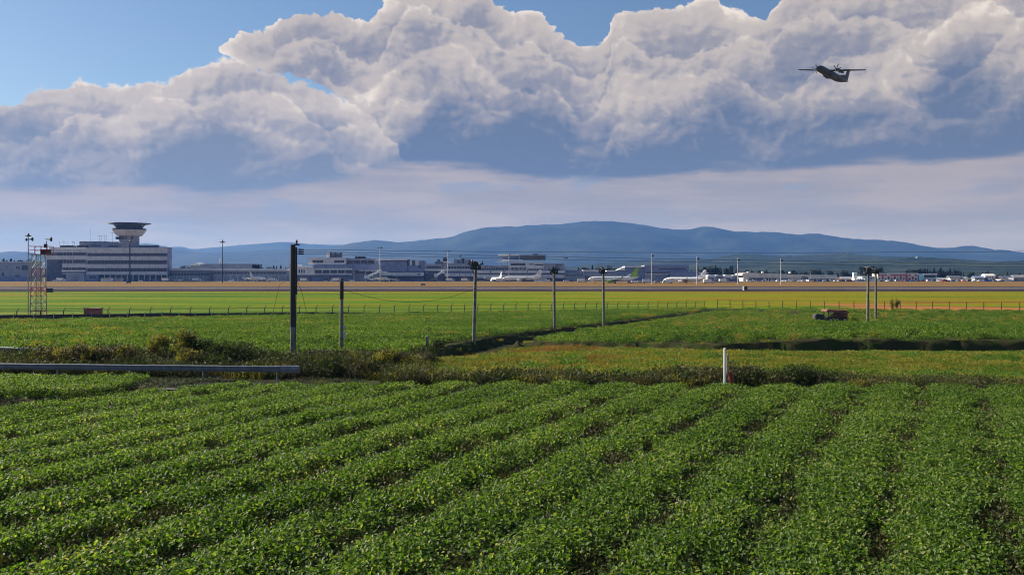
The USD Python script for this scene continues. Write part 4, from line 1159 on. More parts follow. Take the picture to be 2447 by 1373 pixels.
for y1_, y0_, m in levels:
    mb = MB()
    za, zb_ = Zp(y1_, dt), Zp(y0_, dt)
    if y1_ == 755: za = zt - 0.2
    wa_, wb_ = half(y1_), half(y0_)
    for sx_ in (-1, 1):
        for sy_ in (-1, 1):
            mb.tube([[xt0 + sx_ * wa_, dt + sy_ * wa_, za], [xt0 + sx_ * wb_, dt + sy_ * wb_, zb_]], 0.065, 6)
    nb = max(1, round((zb_ - za) / 1.2))
    for k in range(nb):
        z0_, z1_ = za + (zb_ - za) * k / nb, za + (zb_ - za) * (k + 1) / nb
        h0_, h1_ = wa_ + (wb_ - wa_) * k / nb, wa_ + (wb_ - wa_) * (k + 1) / nb
        for s1, s2 in (((-1, -1), (1, -1)), ((1, -1), (1, 1)), ((1, 1), (-1, 1)), ((-1, 1), (-1, -1))):
            mb.tube([[xt0 + s1[0] * h0_, dt + s1[1] * h0_, z0_], [xt0 + s2[0] * h1_, dt + s2[1] * h1_, z1_]], 0.022, 5)
            mb.tube([[xt0 + s2[0] * h0_, dt + s2[1] * h0_, z0_], [xt0 + s1[0] * h1_, dt + s1[1] * h1_, z1_]], 0.022, 5)
            mb.tube([[xt0 + s1[0] * h1_, dt + s1[1] * h1_, z1_], [xt0 + s2[0] * h1_, dt + s2[1] * h1_, z1_]], 0.036, 5)
    tow.part('lattice_section', mb, M[m], label={'mast_white': 'white lattice section', 'grey': 'grey lattice section'}.get(m, 'red lattice section'))
lad = MB()
for o in (-0.17, 0.17):
    lad.tube([[xt0 + o, dt - 0.3, zt], [xt0 + o, dt - 0.3, Zp(608, dt)]], 0.022, 5)
for z in np.arange(zt + 0.3, Zp(610, dt), 0.35):
    lad.tube([[xt0 - 0.17, dt - 0.3, z], [xt0 + 0.17, dt - 0.3, z]], 0.014, 4)
tow.part('ladder', lad, M['grey'])
px0, px1, zp = X(76, dt), X(120, dt), Zp(607, dt)
tow.part('platform', MB().box(px0, px1, dt - 1.0, dt + 1.0, zp - 0.10, zp), M['redbrown'])
rl = MB()
zt2 = Zp(588.5, dt)
for xx in np.linspace(px0, px1, 4):
    for yy in (dt - 0.97, dt + 0.97):
        rl.tube([[xx, yy, zp], [xx, yy, zt2]], 0.035, 5)
for z in (zt2, (zp + zt2) / 2):
    for yy in (dt - 0.97, dt + 0.97):
        rl.tube([[px0, yy, z], [px1, yy, z]], 0.035, 5)
    for xx in (px0, px1):
        rl.tube([[xx, dt - 0.97, z], [xx, dt + 0.97, z]], 0.035, 5)
tow.part('railing', rl, M['red'])
tow.part('control_box', MB().box(X(100, dt), X(118, dt), dt - 0.5, dt + 0.5, zp + 0.01, zp + 0.72), M['dark'])
xm = X(76, dt) - 0.06
mast = tow.part('mast', MB().tube([[xm, dt - 0.9, zt - 0.2], [xm, dt - 0.9, Zp(560, dt)]], [0.085, 0.06], 8), M['grey'])
tow.part('lamp', MB().lathe([(0.0, -0.14), (0.44, -0.06), (0.46, 0.0), (0.22, 0.10), (0.10, 0.32), (0.04, 0.4), (0, 0.45)], (xm, dt - 0.9, Zp(564, dt)), 12), M['dark'], mast)


def horn(cx_, cz_, toward, size):
    mb = MB()
    prof = [(0.06, -0.42), (0.07, -0.15), (0.16, 0.0), (0.30, 0.12), (0.31, 0.14), (0.0, 0.10)]
    w = np.linspace(0, 2 * PI, 13)[:-1]
    v = np.array([[cx_ + toward * z * size, dt - 0.9 + r_ * size * math.cos(a), cz_ + r_ * size * math.sin(a)] for r_, z in prof for a in w])
    m = len(prof)
    i, j = np.meshgrid(np.arange(m - 1), np.arange(12), indexing='ij')
    return mb.raw(v, np.stack([i * 12 + j, i * 12 + (j + 1) % 12, (i + 1) * 12 + (j + 1) % 12, (i + 1) * 12 + j], -1).reshape(-1, 4))


tow.part('loudspeaker', horn(X(83, dt), Zp(572, dt), 1, 1.0), M['dark'], mast)
tow.part('loudspeaker', horn(X(72, dt), Zp(573, dt), -1, 0.8), M['dark'], mast)
xa = X(118.5, dt)
arm = tow.part('mast', MB().tube([[xa, dt - 0.9, zp], [xa, dt - 0.9, Zp(576, dt)]], 0.05, 8), M['dark'])
tow.part('loudspeaker', horn(X(127, dt), Zp(572, dt), 1, 1.15), M['dark'], arm)
tow.part('crossarm', MB().tube([[X(114, dt), dt - 0.9, Zp(572, dt)], [X(128, dt), dt - 0.9, Zp(572, dt)]], 0.035, 6), M['dark'], arm)
tow.part('lamp', MB().box(X(113, dt), X(119, dt), dt - 1.0, dt - 0.7, Zp(592, dt), Zp(583, dt)), M['dark'], arm)


# boards on the airfield
def runway_board(label, xa, xb, ya, yb, d):
    x0, x1_ = X(xa, d), X(xb, d); z = float(zbase(d))
    t = Thing('runway_board', label, 'sign', ((x0 + x1_) / 2, d, z))
    t.part('board', MB().box(x0, x1_, d, d + 0.8, Zp(yb, d), Zp(ya, d)), M['dark'])
    t.part('frame', MB().box(x0 - 0.5, x0 - 0.01, d + 0.01, d + 0.9, z, Zp(ya, d) - 0.05), M['white'])
    for xx in (x0 + 0.4, x1_ - 0.4):
        t.part('leg', MB().box(xx - 0.1, xx + 0.1, d + 0.2, d + 0.4, z - 0.1, Zp(yb, d) + 0.01), M['grey'])


runway_board('dark square board beside the runway, behind the lattice tower', 110.5, 125, 688.5, 703, 385)
runway_board('small dark board beside the runway, right of the middle', 1779, 1786, 683.5, 692.5, 420)
runway_board('tiny low dark sign in the tan grass, straight behind the bulky pole', 1006, 1016, 677.5, 681, 560)
runway_board('tiny low dark sign in the tan grass, below the control tower building', 302, 312, 671.5, 675.5, 640)

# ------------------------------------------------------------------ the airport, some 900 m away
DT = 900.0
GT = float(zbase(DT))


class Building(Thing):
    def __init__(self, name, label, x0, x1, d, cat='building'):
        self.d = d
        super().__init__(name, label, cat, ((X(x0, d) + X(x1, d)) / 2, d, float(zbase(d))))

    def block(self, part, x0, y0, x1, y1, mat, off=0.0, depth=20.0, under=None, label=None):
        """A box part spanning these photo pixels at the facade, set back by off metres; y1=None: down to the ground."""
        d = self.d + off
        z1 = float(zbase(self.d)) - 0.3 if y1 is None else Zp(y1, self.d)
        mb = MB().box(X(x0, self.d), X(x1, self.d), d, d + depth, z1, Zp(y0, self.d))
        return self.part(part, mb, M[mat], under, label=label)

    def windows(self, x0, x1, y0, y1, n, gap=0.25, off=-0.06, under=None, mat='glass', name='window'):
        w = (x1 - x0) / n
        for k in range(n):
            a = x0 + w * (k + gap / 2); b = x0 + w * (k + 1 - gap / 2)
            mb = MB().box(X(a, self.d), X(b, self.d), self.d + off, self.d + off + 0.3, Zp(y1, self.d), Zp(y0, self.d))
            self.part(name, mb, M[mat], under)

    def mast(self, px, y0, y1, r=0.12, off=4.0, mat='white', name='antenna', under=None):
        x = X(px, self.d)
        return self.part(name, MB().tube([[x, self.d + off, Zp(y1, self.d)], [x, self.d + off, Zp(y0, self.d)]], r, 6), M[mat], under)


# control tower building
b = Building('control_tower_building', 'large banded airport building with the flared control tower on top, at the left', 105, 401, DT)
b.block('wall', 206, 590.5, 401, 656, 'wall_blue', 0.0, 11, label='right wing wall')
b.block('wall', 148, 591, 205.5, 656, 'wall_grey', 0.6, 11)
b.block('wall', 106, 596, 147.5, None, 'wall_dark', 4.0, 24)
b.block('parapet', 118, 590.6, 206, 596.5, 'white', -0.4, 0.9)
for k, (ya, yb) in enumerate(((591.5, 604.5), (612, 621.5), (631, 640.3), (648.7, 656))):
    b.block('spandrel', 206.5, ya, 400.5, yb, 'wall_pale', -0.55, 0.5)
for k, (ya, yb) in enumerate(((597, 603), (610.5, 620), (630, 638.5))):
    b.block('spandrel', 106 if k < 2 else 149, ya, 206, yb, 'wall_pale', -0.3 - 0.05 * k, 0.5)
for ya, yb in ((605, 611.6), (622, 630.6), (640.6, 648.4)):
    b.windows(210, 398, ya, yb, 24, 0.10)
for ya, yb in ((603.5, 609.8), (621, 628)):
    b.windows(136, 172, ya, yb, 5, 0.2, 0.52)
    b.windows(174, 204, ya, yb, 5, 0.12, 0.52)
b.windows(150, 204, 639.5, 646, 8, 0.2, 0.52)
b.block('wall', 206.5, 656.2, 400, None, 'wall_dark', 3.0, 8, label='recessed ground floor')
for px in np.linspace(208, 399, 15):
    b.block('column', px - 0.7, 656.2, px + 0.7, None, 'wall_pale', 0.2, 1.0)
b.block('downpipe', 309.6, 583, 311.4, 656, 'dark', -0.75, 0.19)
b.block('canopy', 150, 645.5, 206, 648.2, 'white', -2.6, 2.2)
b.block('annex', 160, 649.5, 205, None, 'wall_grey', -2.2, 2.7)
b.block('annex', 206.5, 656.4, 238, None, 'wall_blue', -2.8, 2.2)
b.windows(216, 232, 659, 665, 3, 0.2, -2.86)
ph = b.block('penthouse', 185, 576, 246, 590.4, 'wall_grey', 4.0, 16)
b.block('penthouse', 212, 581, 305, 591.8, 'wall_blue', 0.9, 3.0)
b.block('penthouse', 246.5, 577, 277, 590.3, 'wall_grey', 4.4, 14)
b.windows(256, 282, 586, 590, 1, 0.05, 0.84)
b.windows(216, 240, 585, 588.5, 1, 0.05, 0.84)
b.windows(292, 300, 585, 588, 1, 0.05, 0.84)
for xa, xb in ((140, 170), (180, 206)):
    b.block('roof_plant', xa, 586, xb, 590.3, 'dark', 3.0, 8)
for xa, xb in ((328, 346), (349, 366), (368, 371)):
    b.block('roof_plant', xa, 590.4 - (4.6 if xb - xa > 5 else 5.5), xb, 590.4, 'wall_dark', 4.0, 6)
rl = MB()
for px in np.linspace(323, 398, 14):
    rl.tube([[X(px, DT), DT + 1, Zp(590.5, DT)], [X(px, DT), DT + 1, Zp(587.3, DT)]], 0.06, 4)
rl.tube([[X(323, DT), DT + 1, Zp(587.3, DT)], [X(398, DT), DT + 1, Zp(587.3, DT)]], 0.08, 4)
b.part('railing', rl, M['grey'])
# the tower itself: round shaft, flared skirt, glazed cab, wide thin roof
cx_, cy_ = X(300, DT), DT + 9.0
s = 1 / (FPX / (DT + 9))
zz = lambda py: CZ - (py - YH) * (DT + 9) / FPX
R = lambda w: w / 2 * (DT + 9) / FPX
sh = b.part('tower_shaft', MB().lathe([(R(46), zz(592)), (R(46), zz(563)), (R(40), zz(562))], (cx_, cy_, 0), 10), M['wall_grey'])
for k in range(7):
    px = 279 + 6.2 * k
    b.part('window', MB().box(X(px, DT + 4), X(px + 3, DT + 4), cy_ - R(46) - 0.1 + abs(px + 1.5 - 300) * 0.09, cy_, zz(572), zz(566)), M['glass'], sh)
b.part('skirt', MB().lathe([(R(46), zz(564.5)), (R(62), zz(563)), (R(80), zz(551.5)), (R(83), zz(549.5)), (R(70), zz(549.3)), (R(10), zz(549.2))], (cx_, cy_, 0), 8), M['wall_pale'])
b.part('gallery', MB().lathe([(R(40), zz(549.2)), (R(74), zz(549.1)), (R(76), zz(546)), (R(73), zz(546)), (R(71), zz(548.8))], (cx_, cy_, 0), 16), M['dark'])
cabp = b.part('cab', MB().lathe([(R(50), zz(549.0)), (R(68), zz(537.8)), (R(20), zz(537.6))], (cx_, cy_, 0), 16), M['glass_cab'])
for k in range(16):
    a = 2 * PI * k / 16
    b.part('mullion', MB().tube([[cx_ + (R(50) + 0.06) * math.cos(a), cy_ + (R(50) + 0.06) * math.sin(a), zz(549)], [cx_ + (R(68) + 0.06) * math.cos(a), cy_ + (R(68) + 0.06) * math.sin(a), zz(537.9)]], 0.20, 5), M['dark'], cabp)
b.part('tower_roof', MB().lathe([(R(68), zz(537.7)), (R(98), zz(534.6)), (R(97), zz(533.4)), (R(50), zz(532.4)), (0, zz(532.2))], (cx_, cy_, 0), 16), M['wall_dark'])
for px, y0, y1 in ((210, 544, 576), (231, 561, 577), (235, 563, 577), (242.5, 562, 577), (249, 560, 577), (262, 553, 577), (140.5, 576, 590), (150.5, 575, 588), (160, 577, 590), (172, 575, 586), (175.5, 577, 590), (194, 577, 582)):
    m = b.mast(px, y0, y1, 0.16 if px == 210 else 0.11, 6.0 if px > 180 else 2.0, 'white' if px == 210 else 'dark')
    if px in (150.5, 172, 231, 242.5, 262):
        x = X(px, DT)
        b.part('antenna_arm', MB().box(x - 1.6, x + 1.6, DT + (6 if px > 180 else 2) - 0.05, DT + (6 if px > 180 else 2) + 0.05, Zp(y0 + 2, DT), Zp(y0 + 1.5, DT)), M['dark'], m)
b.part('dish', MB().lathe([(0, 0), (0.7, 0.15), (1.1, 0.5), (1.0, 0.5), (0, 0.1)], (X(235, DT), DT + 6, Zp(563, DT)), 10), M['white'])

# office at the far left
b = Building('office_building', 'plain grey low building at the far left, behind the lattice tower', -80, 74, DT)
b.block('wall', -80, 625.5, 74, None, 'wall_grey', 0, 22)
b.block('parapet', -80.2, 624.6, 74.3, 626.6, 'wall_pale', -0.2, 22.4)
b.windows(38, 48, 637, 642, 2, 0.3); b.windows(52, 67, 634, 645, 2, 0.1)
b.windows(4, 10, 651, 658, 1, 0.2); b.block('door', 36, 657, 47, None, 'wall_dark', -0.1, 0.3)
b.block('lean_to', -80, 661.5, 74, None, 'wall_blue', -3, 2.9)

# long low concourse between the tower building and the terminal
b = Building('concourse', 'long low concourse with a pale roof band between the tower building and the terminal', 401.5, 690, DT + 6)
b.block('wall', 401.5, 645, 690, None, 'wall_grey', 0, 20)
for k in range(6):
    xa = 401.5 + k * 48.1
    b.block('roof_panel', xa + 0.15, 640.4 + 0.25 * k, xa + 47.9, 646.2 + 0.2 * k, 'wall_pale', -0.8, 21)
b.block('soffit', 402, 647.3, 685, 649, 'wall_dark', -0.3, 0.28)
b.windows(404, 500, 652, 658, 14, 0.2)
b.windows(500, 684, 650.5, 654, 20, 0.15)
b.block('kiosk', 502, 650.5, 508, None, 'wall_dark', -3, 2.9)
for px in np.linspace(406, 682, 18):
    b.block('column', px - 0.5, 658, px + 0.5, None, 'wall_pale', -1.4, 0.6)
b = Building('hangar', 'low grey shed with a white rounded top behind the concourse roof', 455, 602, DT + 60)
b.block('wall', 455, 632, 602, None, 'wall_grey', 0, 30)
b.block('wall', 478, 630, 602, 640, 'roof_grey', 1, 28)
w = np.linspace(0, PI, 12)
b.part('vault', MB().prism([(X(466, b.d) + X(13, b.d) * 0 + 5.6 * math.cos(a), Zp(634, b.d) + 2.6 * math.sin(a)) for a in w], 'y', b.d - 1, b.d + 20), M['white'])
b.block('chimney', 520, 617, 524, 631, 'white', 4, 3)
b.windows(484, 598, 634, 637, 10, 0.3, 0.9)

# the terminal: left block
b = Building('terminal_block', 'stepped white and blue terminal block with dark window rows, right of the tall pole', 690, 842, DT)
b.block('wall', 690, 632, 709, None, 'wall_pale', 2, 22)
b.block('wall', 709, 639.4, 752, 656, 'wall_pale', -0.8, 24)
b.block('roof_edge', 707.5, 634.8, 748.5, 639.2, 'white', -1.4, 25)
b.windows(713, 730, 644, 652, 3, 0.45, -0.88)
b.block('wall', 736, 615, 826, 631, 'wall_pale', 3, 24)
b.block('band', 746, 628.4, 826, 631.4, 'white', 2.2, 2)
b.windows(745, 771, 621.2, 627.2, 3, 0.08, 2.92); b.windows(797, 821.5, 621.2, 627.2, 3, 0.08, 2.92)
b.block('sun_screen', 771.5, 622.5, 796.5, 625.8, 'wall_pale', 2.7, 0.25)
b.block('wall', 749, 631.6, 842, 640.5, 'wall_blue', 0.6, 26)
b.block('wall', 752.3, 640.7, 842, 656, 'wall_pale', 0.2, 26)
for k in range(5):
    xa = 752.8 + 18.2 * k
    f_ = b.block('window_frame', xa, 644.4, xa + 16.6, 652.9, 'wall_grey', 0.0, 0.18)
    b.windows(xa + 0.6, xa + 16.2, 645, 652.3, 2, 0.06, -0.06, f_)
b.block('wall', 709, 656.2, 842, None, 'wall_blue', 3, 22)
b.block('band', 709, 655.2, 842, 657.6, 'wall_grey', -0.6, 3.4)
b.windows(764, 790, 663, 670, 4, 0.5, 2.9); b.block('door', 722, 662, 742, None, 'wall_dark', 2.8, 0.4)
b.block('roof_room', 777.5, 602, 785.5, 615, 'white', 6, 8)
b.block('roof_room', 787, 604.5, 810, 615, 'wall_grey', 7, 8)
for px in (785.9, 797, 810.5):
    b.block('roof_frame', px, 602.3, px + 1.2, 615, 'wall_dark', 5.6, 8.5)
for yy in (602.4, 609.5):
    b.block('roof_frame', 785.9, yy, 811.6, yy + 1.2, 'wall_dark', 5.4, 0.19)

b = Building('terminal_block', 'terminal block with four window bays, left of the first white light mast', 842.5, 905, DT)
b.block('wall', 826.5, 617, 894, 631, 'wall_grey', 5, 24)
b.windows(826.5, 893, 622, 628.4, 4, 0.12, 4.9)
for k in range(6):
    b.block('roof_plant', 845 + 4.3 * k, 611.5 + (k % 2), 848.6 + 4.3 * k, 616.9, 'dark', 9, 4)
b.block('wall', 842.5, 631.3, 905, 646, 'wall_blue', 1, 26)
b.block('window_wall', 846, 646.2, 903, 654, 'glass', 1.6, 24)
b.block('wall', 842.5, 654.2, 905, None, 'wall_grey', 3, 22)
b.block('band', 858, 645, 905, 647, 'wall_pale', -0.2, 1.7)
for px in (845, 872, 890):
    b.block('column', px, 646.4, px + 1.4, None, 'wall_pale', 0.4, 0.8)

b = Building('terminal_hall', 'tall central terminal hall with a white roof edge, right of the first light mast', 905.5, 1012, DT)
b.block('wall', 905.5, 622, 971, 648, 'wall_blue', 4, 26)
b.block('roof_edge', 902.8, 618.4, 971.5, 621.4, 'white', 2, 29)
b.block('soffit', 905.5, 621.6, 971, 623.6, 'wall_dark', 3.7, 0.28)
b.block('wall', 971.5, 622, 1012, 640, 'wall_grey', 8, 20)
for xa, xb, ya, m in ((973, 977, 619.5, 'wall_dark'), (977.5, 982, 623, 'white'), (983, 990, 621, 'wall_dark'), (990.5, 999, 622.4, 'wall_pale'), (1000, 1011, 622.8, 'wall_blue')):
    b.block('roof_room', xa, ya, xb, 634, m, 6.5, 6)
b.block('wall', 971.5, 634.2, 1012, 648, 'wall_blue', 5, 22)
b.windows(998, 1005, 634.6, 640.2, 1, 0.05, 4.9)
b.block('band', 925, 648.2, 1012, 650.6, 'wall_dark', 3.6, 20)
b.block('wall', 905.5, 650.8, 1012, 658, 'wall_pale', 3, 24)
b.windows(997, 1003.5, 653, 656.4, 2, 0.2, 2.9)
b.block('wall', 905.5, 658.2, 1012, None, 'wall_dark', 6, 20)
b.block('band', 938, 658, 1010, 660.2, 'wall_grey', 1.4, 1.5)

b = Building('terminal_pier', 'long terminal pier with thin pale floor bands in the middle of the picture', 1012.5, 1140, DT)
b.block('wall', 1012.5, 630, 1055, 643, 'wall_grey', 6, 22)
b.windows(1018, 1053, 635.3, 640.3, 8, 0.06, 5.9)
b.block('wall', 1038, 624.5, 1056, 629.8, 'wall_dark', 8, 14)
b.block('balcony', 1058, 624.8, 1077, 627.4, 'white', 5, 1.5)
b.block('wall', 1056, 629, 1140, 643, 'wall_grey', 7, 22)
b.windows(1070, 1136, 636, 641, 10, 0.3, 6.9)
for k, (xa, xb, ya) in enumerate(((1043, 1049, 619), (1057, 1068, 615), (1083, 1090, 618), (1091, 1099, 619.5), (1101, 1108, 617), (1109, 1118, 618), (1119, 1129, 619.5))):
    b.block('roof_plant', xa, ya, xb, 624.3 if xa < 1057 else 628.8, ('wall_dark', 'dark', 'wall_grey')[k % 3], 10, 5)
b.block('antenna_box', 1097, 608, 1101, 613, 'wall_blue', 12, 1.5); b.mast(1099, 613, 620, 0.2, 12.6, 'grey')
b.block('band', 1012.5, 643, 1140, 646.4, 'wall_pale', 3.8, 26)
b.block('wall', 1014, 646.6, 1140, 653, 'wall_blue', 6, 22)
b.block('band', 1062, 653.2, 1140, 660, 'wall_pale', 4.6, 22)
for px in (1075, 1083, 1096, 1110, 1123, 1131):
    b.windows(px, px + 3, 655, 657.5, 1, 0.1, 4.5)
b.block('wall', 1062, 660.2, 1140, None, 'wall_dark', 8, 18)
b.windows(1022, 1060, 648, 652, 7, 0.2, 5.9)
b.block('wall', 1014, 653.2, 1061.5, None, 'wall_dark', 9, 18)

b = Building('old_control_tower', 'older terminal building with a wide dark glazed control room and white roof bars on top', 1140, 1327, DT)
b.block('wall', 1140, 634, 1217, 646, 'wall_grey', 4, 22)
b.windows(1140, 1216, 639.5, 644.5, 14, 0.3, 3.9)
b.block('wall', 1217.5, 626, 1300, 646, 'wall_pale', 3, 24)
b.windows(1220, 1256, 628.2, 634, 8, 0.06, 2.9); b.windows(1264, 1276, 629.5, 632.5, 3, 0.2, 2.9); b.windows(1278, 1299, 630.6, 634, 4, 0.1, 2.9)
b.windows(1220, 1258, 638, 645, 12, 0.35, 2.9); b.windows(1260, 1298, 641.4, 645.4, 10, 0.25, 2.9)
b.block('wall', 1300.5, 629, 1327, 646, 'wall_grey', 5, 20)
b.windows(1330, 1344, 631.5, 634.5, 3, 0.2, 6.9)
b.block('wall', 1327.5, 629, 1350, 652, 'wall_grey', 7, 18)
b.block('roof_slab', 1200, 620, 1250, 622.4, 'white', 5, 20)
b.block('wall', 1192, 611.4, 1240, 619.8, 'wall_blue', 10, 14)
b.block('roof_slab', 1190, 607, 1215, 610.4, 'white', 8, 17); b.block('roof_slab', 1217.5, 607, 1240.5, 610.4, 'white', 8, 17)
b.part('canopy', MB().prism([(X(1182, DT), Zp(625.2, DT)), (X(1208, DT), Zp(625.4, DT)), (X(1212, DT), Zp(623.6, DT)), (X(1200, DT), Zp(622.6, DT)), (X(1190, DT), Zp(623.4, DT))], 'y', DT - 2, DT + 10), M['white'])
for px in (1193, 1203, 1208):
    b.mast(px, 625, 634, 0.25, 1, 'white', 'column')
b.block('control_room', 1242, 610.5, 1304, 620.5, 'wall_dark', 6, 16)
for k in range(7):
    b.windows(1255.5 + 6.6 * k, 1260 + 6.6 * k, 613.5, 619.2, 1, 0.05, 5.9, None, 'glass_cab')
b.part('control_roof', MB().prism([(X(1241, DT), Zp(609, DT)), (X(1308, DT), Zp(608, DT)), (X(1304, DT), Zp(611, DT)), (X(1242, DT), Zp(611, DT))], 'y', DT + 4, DT + 24), M['wall_grey'])
b.block('roof_plant', 1274, 605.6, 1287, 608.4, 'dark', 12, 5)
b.mast(1293, 600, 609, 0.15, 12, 'dark'); b.mast(1298, 602, 609, 0.12, 12, 'grey')
b.block('band', 1140, 646.2, 1350, 652, 'wall_pale', 2.2, 24)
for px in (1171, 1203, 1259):
    b.windows(px, px + 2.6, 647.2, 650.6, 1, 0.05, 2.1)
b.block('wall', 1142, 652.2, 1350, 655.6, 'wall_dark', 5, 20)
b.block('wall', 1140, 655.8, 1350, 664, 'wall_pale', 4, 21)
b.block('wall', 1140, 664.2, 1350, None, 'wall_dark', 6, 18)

b = Building('boarding_wing', 'low boarding wing with pale roofs behind the green-tailed airliner', 1351, 1480, DT)
b.block('wall', 1351, 652, 1480, None, 'wall_grey', 4, 20)
b.block('roof_slab', 1394, 644.5, 1431, 648.6, 'white', 3, 22); b.block('roof_slab', 1451, 645, 1480, 648.6, 'white', 3, 22)
b.block('wall', 1395, 648.8, 1480, 651.8, 'wall_blue', 4, 20)
b.windows(1352, 1392, 655, 659, 6, 0.25, 3.9); b.windows(1398, 1410, 658, 666, 4, 0.4, 3.9)
b.block('wall', 1351, 645, 1393, 651.8, 'wall_blue', 8, 16)

b = Building('cargo_hall', 'grey banded hall with a white sloping roof nose, right of the green-tailed airliner', 1474, 1647, DT)
b.part('roof_nose', MB().prism([(X(1474.5, DT), Zp(645.2, DT)), (X(1493, DT), Zp(645.2, DT)), (X(1493, DT), Zp(639.2, DT)), (X(1486, DT), Zp(640.4, DT))], 'y', DT, DT + 22), M['white'])
b.block('roof_slab', 1493.5, 635.8, 1540, 638.2, 'white', 0, 26)
b.block('wall', 1494, 638.4, 1540, None, 'wall_blue', 2, 22)
b.block('wall', 1540.5, 633.5, 1646, None, 'wall_grey', 1, 24)
for ya, yb, m in ((633.2, 640.5, 'wall_blue'), (643.5, 650.5, 'wall_blue'), (653.5, 655.5, 'wall_pale')):
    b.block('band', 1541, ya, 1645.5, yb, m, 0.5, 0.45)
b.windows(1574, 1640, 641, 643.2, 12, 0.06, 0.9); b.windows(1545, 1592, 650.9, 653.2, 10, 0.1, 0.9); b.windows(1596, 1640, 656, 660, 8, 0.3, 0.9)
b.block('wall', 1474.5, 645.4, 1493.5, None, 'wall_blue', 2, 20)
b.block('annex', 1600, 648.8, 1672, None, 'wall_blue', -4, 4.8)
b.block('annex', 1668, 650.8, 1690, 653.4, 'white', -5, 9)

# right of the airport: workshops, warehouses, a chequered block
b = Building('workshop', 'row of low grey sheds with small arched roofs, left of the cream warehouses', 1690, 1772, DT + 20)
for k in range(4):
    xa = 1690 + 20 * k
    w = np.linspace(0, PI, 9)
    c = X(xa + 10, b.d); rr_ = X(CX + 9.6, b.d)
    b.part('bay', MB().prism([(c + rr_, GT - 0.3), (c + rr_, Zp(660, b.d))] + [(c + rr_ * math.cos(a), Zp(660, b.d) + 1.6 * math.sin(a)) for a in w[1:-1]] + [(c - rr_, Zp(660, b.d)), (c - rr_, GT - 0.3)], 'y', b.d + 0.1 * k, b.d + 16), M['wall_grey' if k % 2 else 'wall_pale'])
    b.block('door', xa + 4, 663, xa + 16, None, 'wall_dark', -0.1, 0.3)
b = Building('warehouse', 'large cream-roofed warehouse on the right with a long sloping roof', 1773, 1915, DT)
b.part('roof', MB().prism([(X(1772, DT), Zp(658, DT)), (X(1775, DT), Zp(653, DT)), (X(1788, DT), Zp(651, DT)), (X(1915, DT), Zp(656, DT)), (X(1916, DT), Zp(662.5, DT)), (X(1800, DT), Zp(662.5, DT))], 'y', DT - 1, DT + 30), M['roof_cream'])
b.block('wall', 1776, 662.7, 1915, None, 'wall_cream', 0, 28)
b.block('wall', 1776, 659, 1800, 662.4, 'wall_cream', -0.3, 0.5)
b.windows(1830, 1856, 664, 669, 4, 0.3); b.block('door', 1790, 664, 1824, None, 'wall_dark', -0.15, 0.3); b.block('door', 1862, 664.5, 1884, None, 'wall_blue', -0.15, 0.3)
for px in (1792, 1827, 1893):
    b.block('roof_vent', px - 2, 648.6, px + 2, 652.6, 'white', 6, 3)
b = Building('warehouse', 'cream warehouse with a white eave, right end of the warehouse pair', 1916.5, 2000, DT)
b.part('roof', MB().prism([(X(1916.5, DT), Zp(661, DT)), (X(1916.5, DT), Zp(656, DT)), (X(1999.5, DT), Zp(656.6, DT)), (X(2000, DT), Zp(661.5, DT))], 'y', DT - 0.5, DT + 26), M['roof_cream'])
b.block('eave', 1930, 661.7, 2000, 664.2, 'white', -1.2, 26)
b.block('wall', 1917, 664.4, 1999.5, None, 'wall_cream', 0, 25)
b.windows(1936, 1996, 666, 669, 8, 0.3); b.block('door', 1920, 665.5, 1932, None, 'wall_dark', -0.12, 0.3)
b = Building('silo', 'slim white tower-like silo among the low buildings, left of the right-hand poles', 2040, 2048, DT + 30)
b.block('body', 2040, 650.5, 2048, None, 'white', 0, 4); b.block('band', 2040.5, 655, 2047.5, 657, 'wall_blue', -0.1, 0.3)
b = Building('shop', 'low white-walled shop with a jagged parapet, left of the chequered building', 2039, 2095, DT)
b.block('wall', 2039, 666.5, 2070, None, 'wall_cream', -3, 9); b.block('wall', 2062, 660, 2095, None, 'wall_pale', 2, 12)
for k in range(5):
    b.block('parapet', 2040 + 6 * k, 664.9, 2043.6 + 6 * k, 666.4, 'white', -3, 8.8)
b.windows(2066, 2092, 663, 666, 5, 0.4, 1.9); b.block('door', 2048, 668.5, 2062, None, 'wall_dark', -3.1, 0.3)
b = Building('chequered_building', 'red and white chequered two-storey building right of the pair of poles', 2097, 2193, DT)
b.block('wall', 2097, 653.6, 2193, None, 'wall_cream', 0, 14)
r = np.random.default_rng(4)
for k in range(13):
    xa = 2099 + 7.2 * k
    if k == 9: continue
    for row in range(3 if k > 8 else 2):
        if (k + row) % 2 == 0 or row == 0 and k < 9 and k % 3:
            b.block('red_panel', xa, 655 + 5 * row, xa + 5.6, 659.2 + 5 * row, 'wall_red', -0.12, 0.3)
    b.windows(xa + 1.5, xa + 4.4, 663.5, 667.5, 1, 0.05, -0.16)
b.block('wall', 2163.5, 654, 2168.5, None, 'wall_red', -0.4, 1); b.block('roof_edge', 2096.5, 652.4, 2193.5, 653.5, 'white', -0.3, 14.6)
b = Building('showroom', 'pale turquoise building with a blue glass front, right of the chequered building', 2196, 2238, DT)
b.block('wall', 2196, 653.6, 2238, None, 'wall_teal', 0, 14)
b.windows(2208, 2236, 656.4, 663, 5, 0.03, -0.08); b.block('fascia', 2206, 653.2, 2239, 656, 'white', -0.5, 1)
b.block('canopy', 2207, 664.5, 2238, 666, 'wall_pale', -2.5, 2.4); b.windows(2210, 2236, 667, 671.5, 4, 0.2, -0.08)
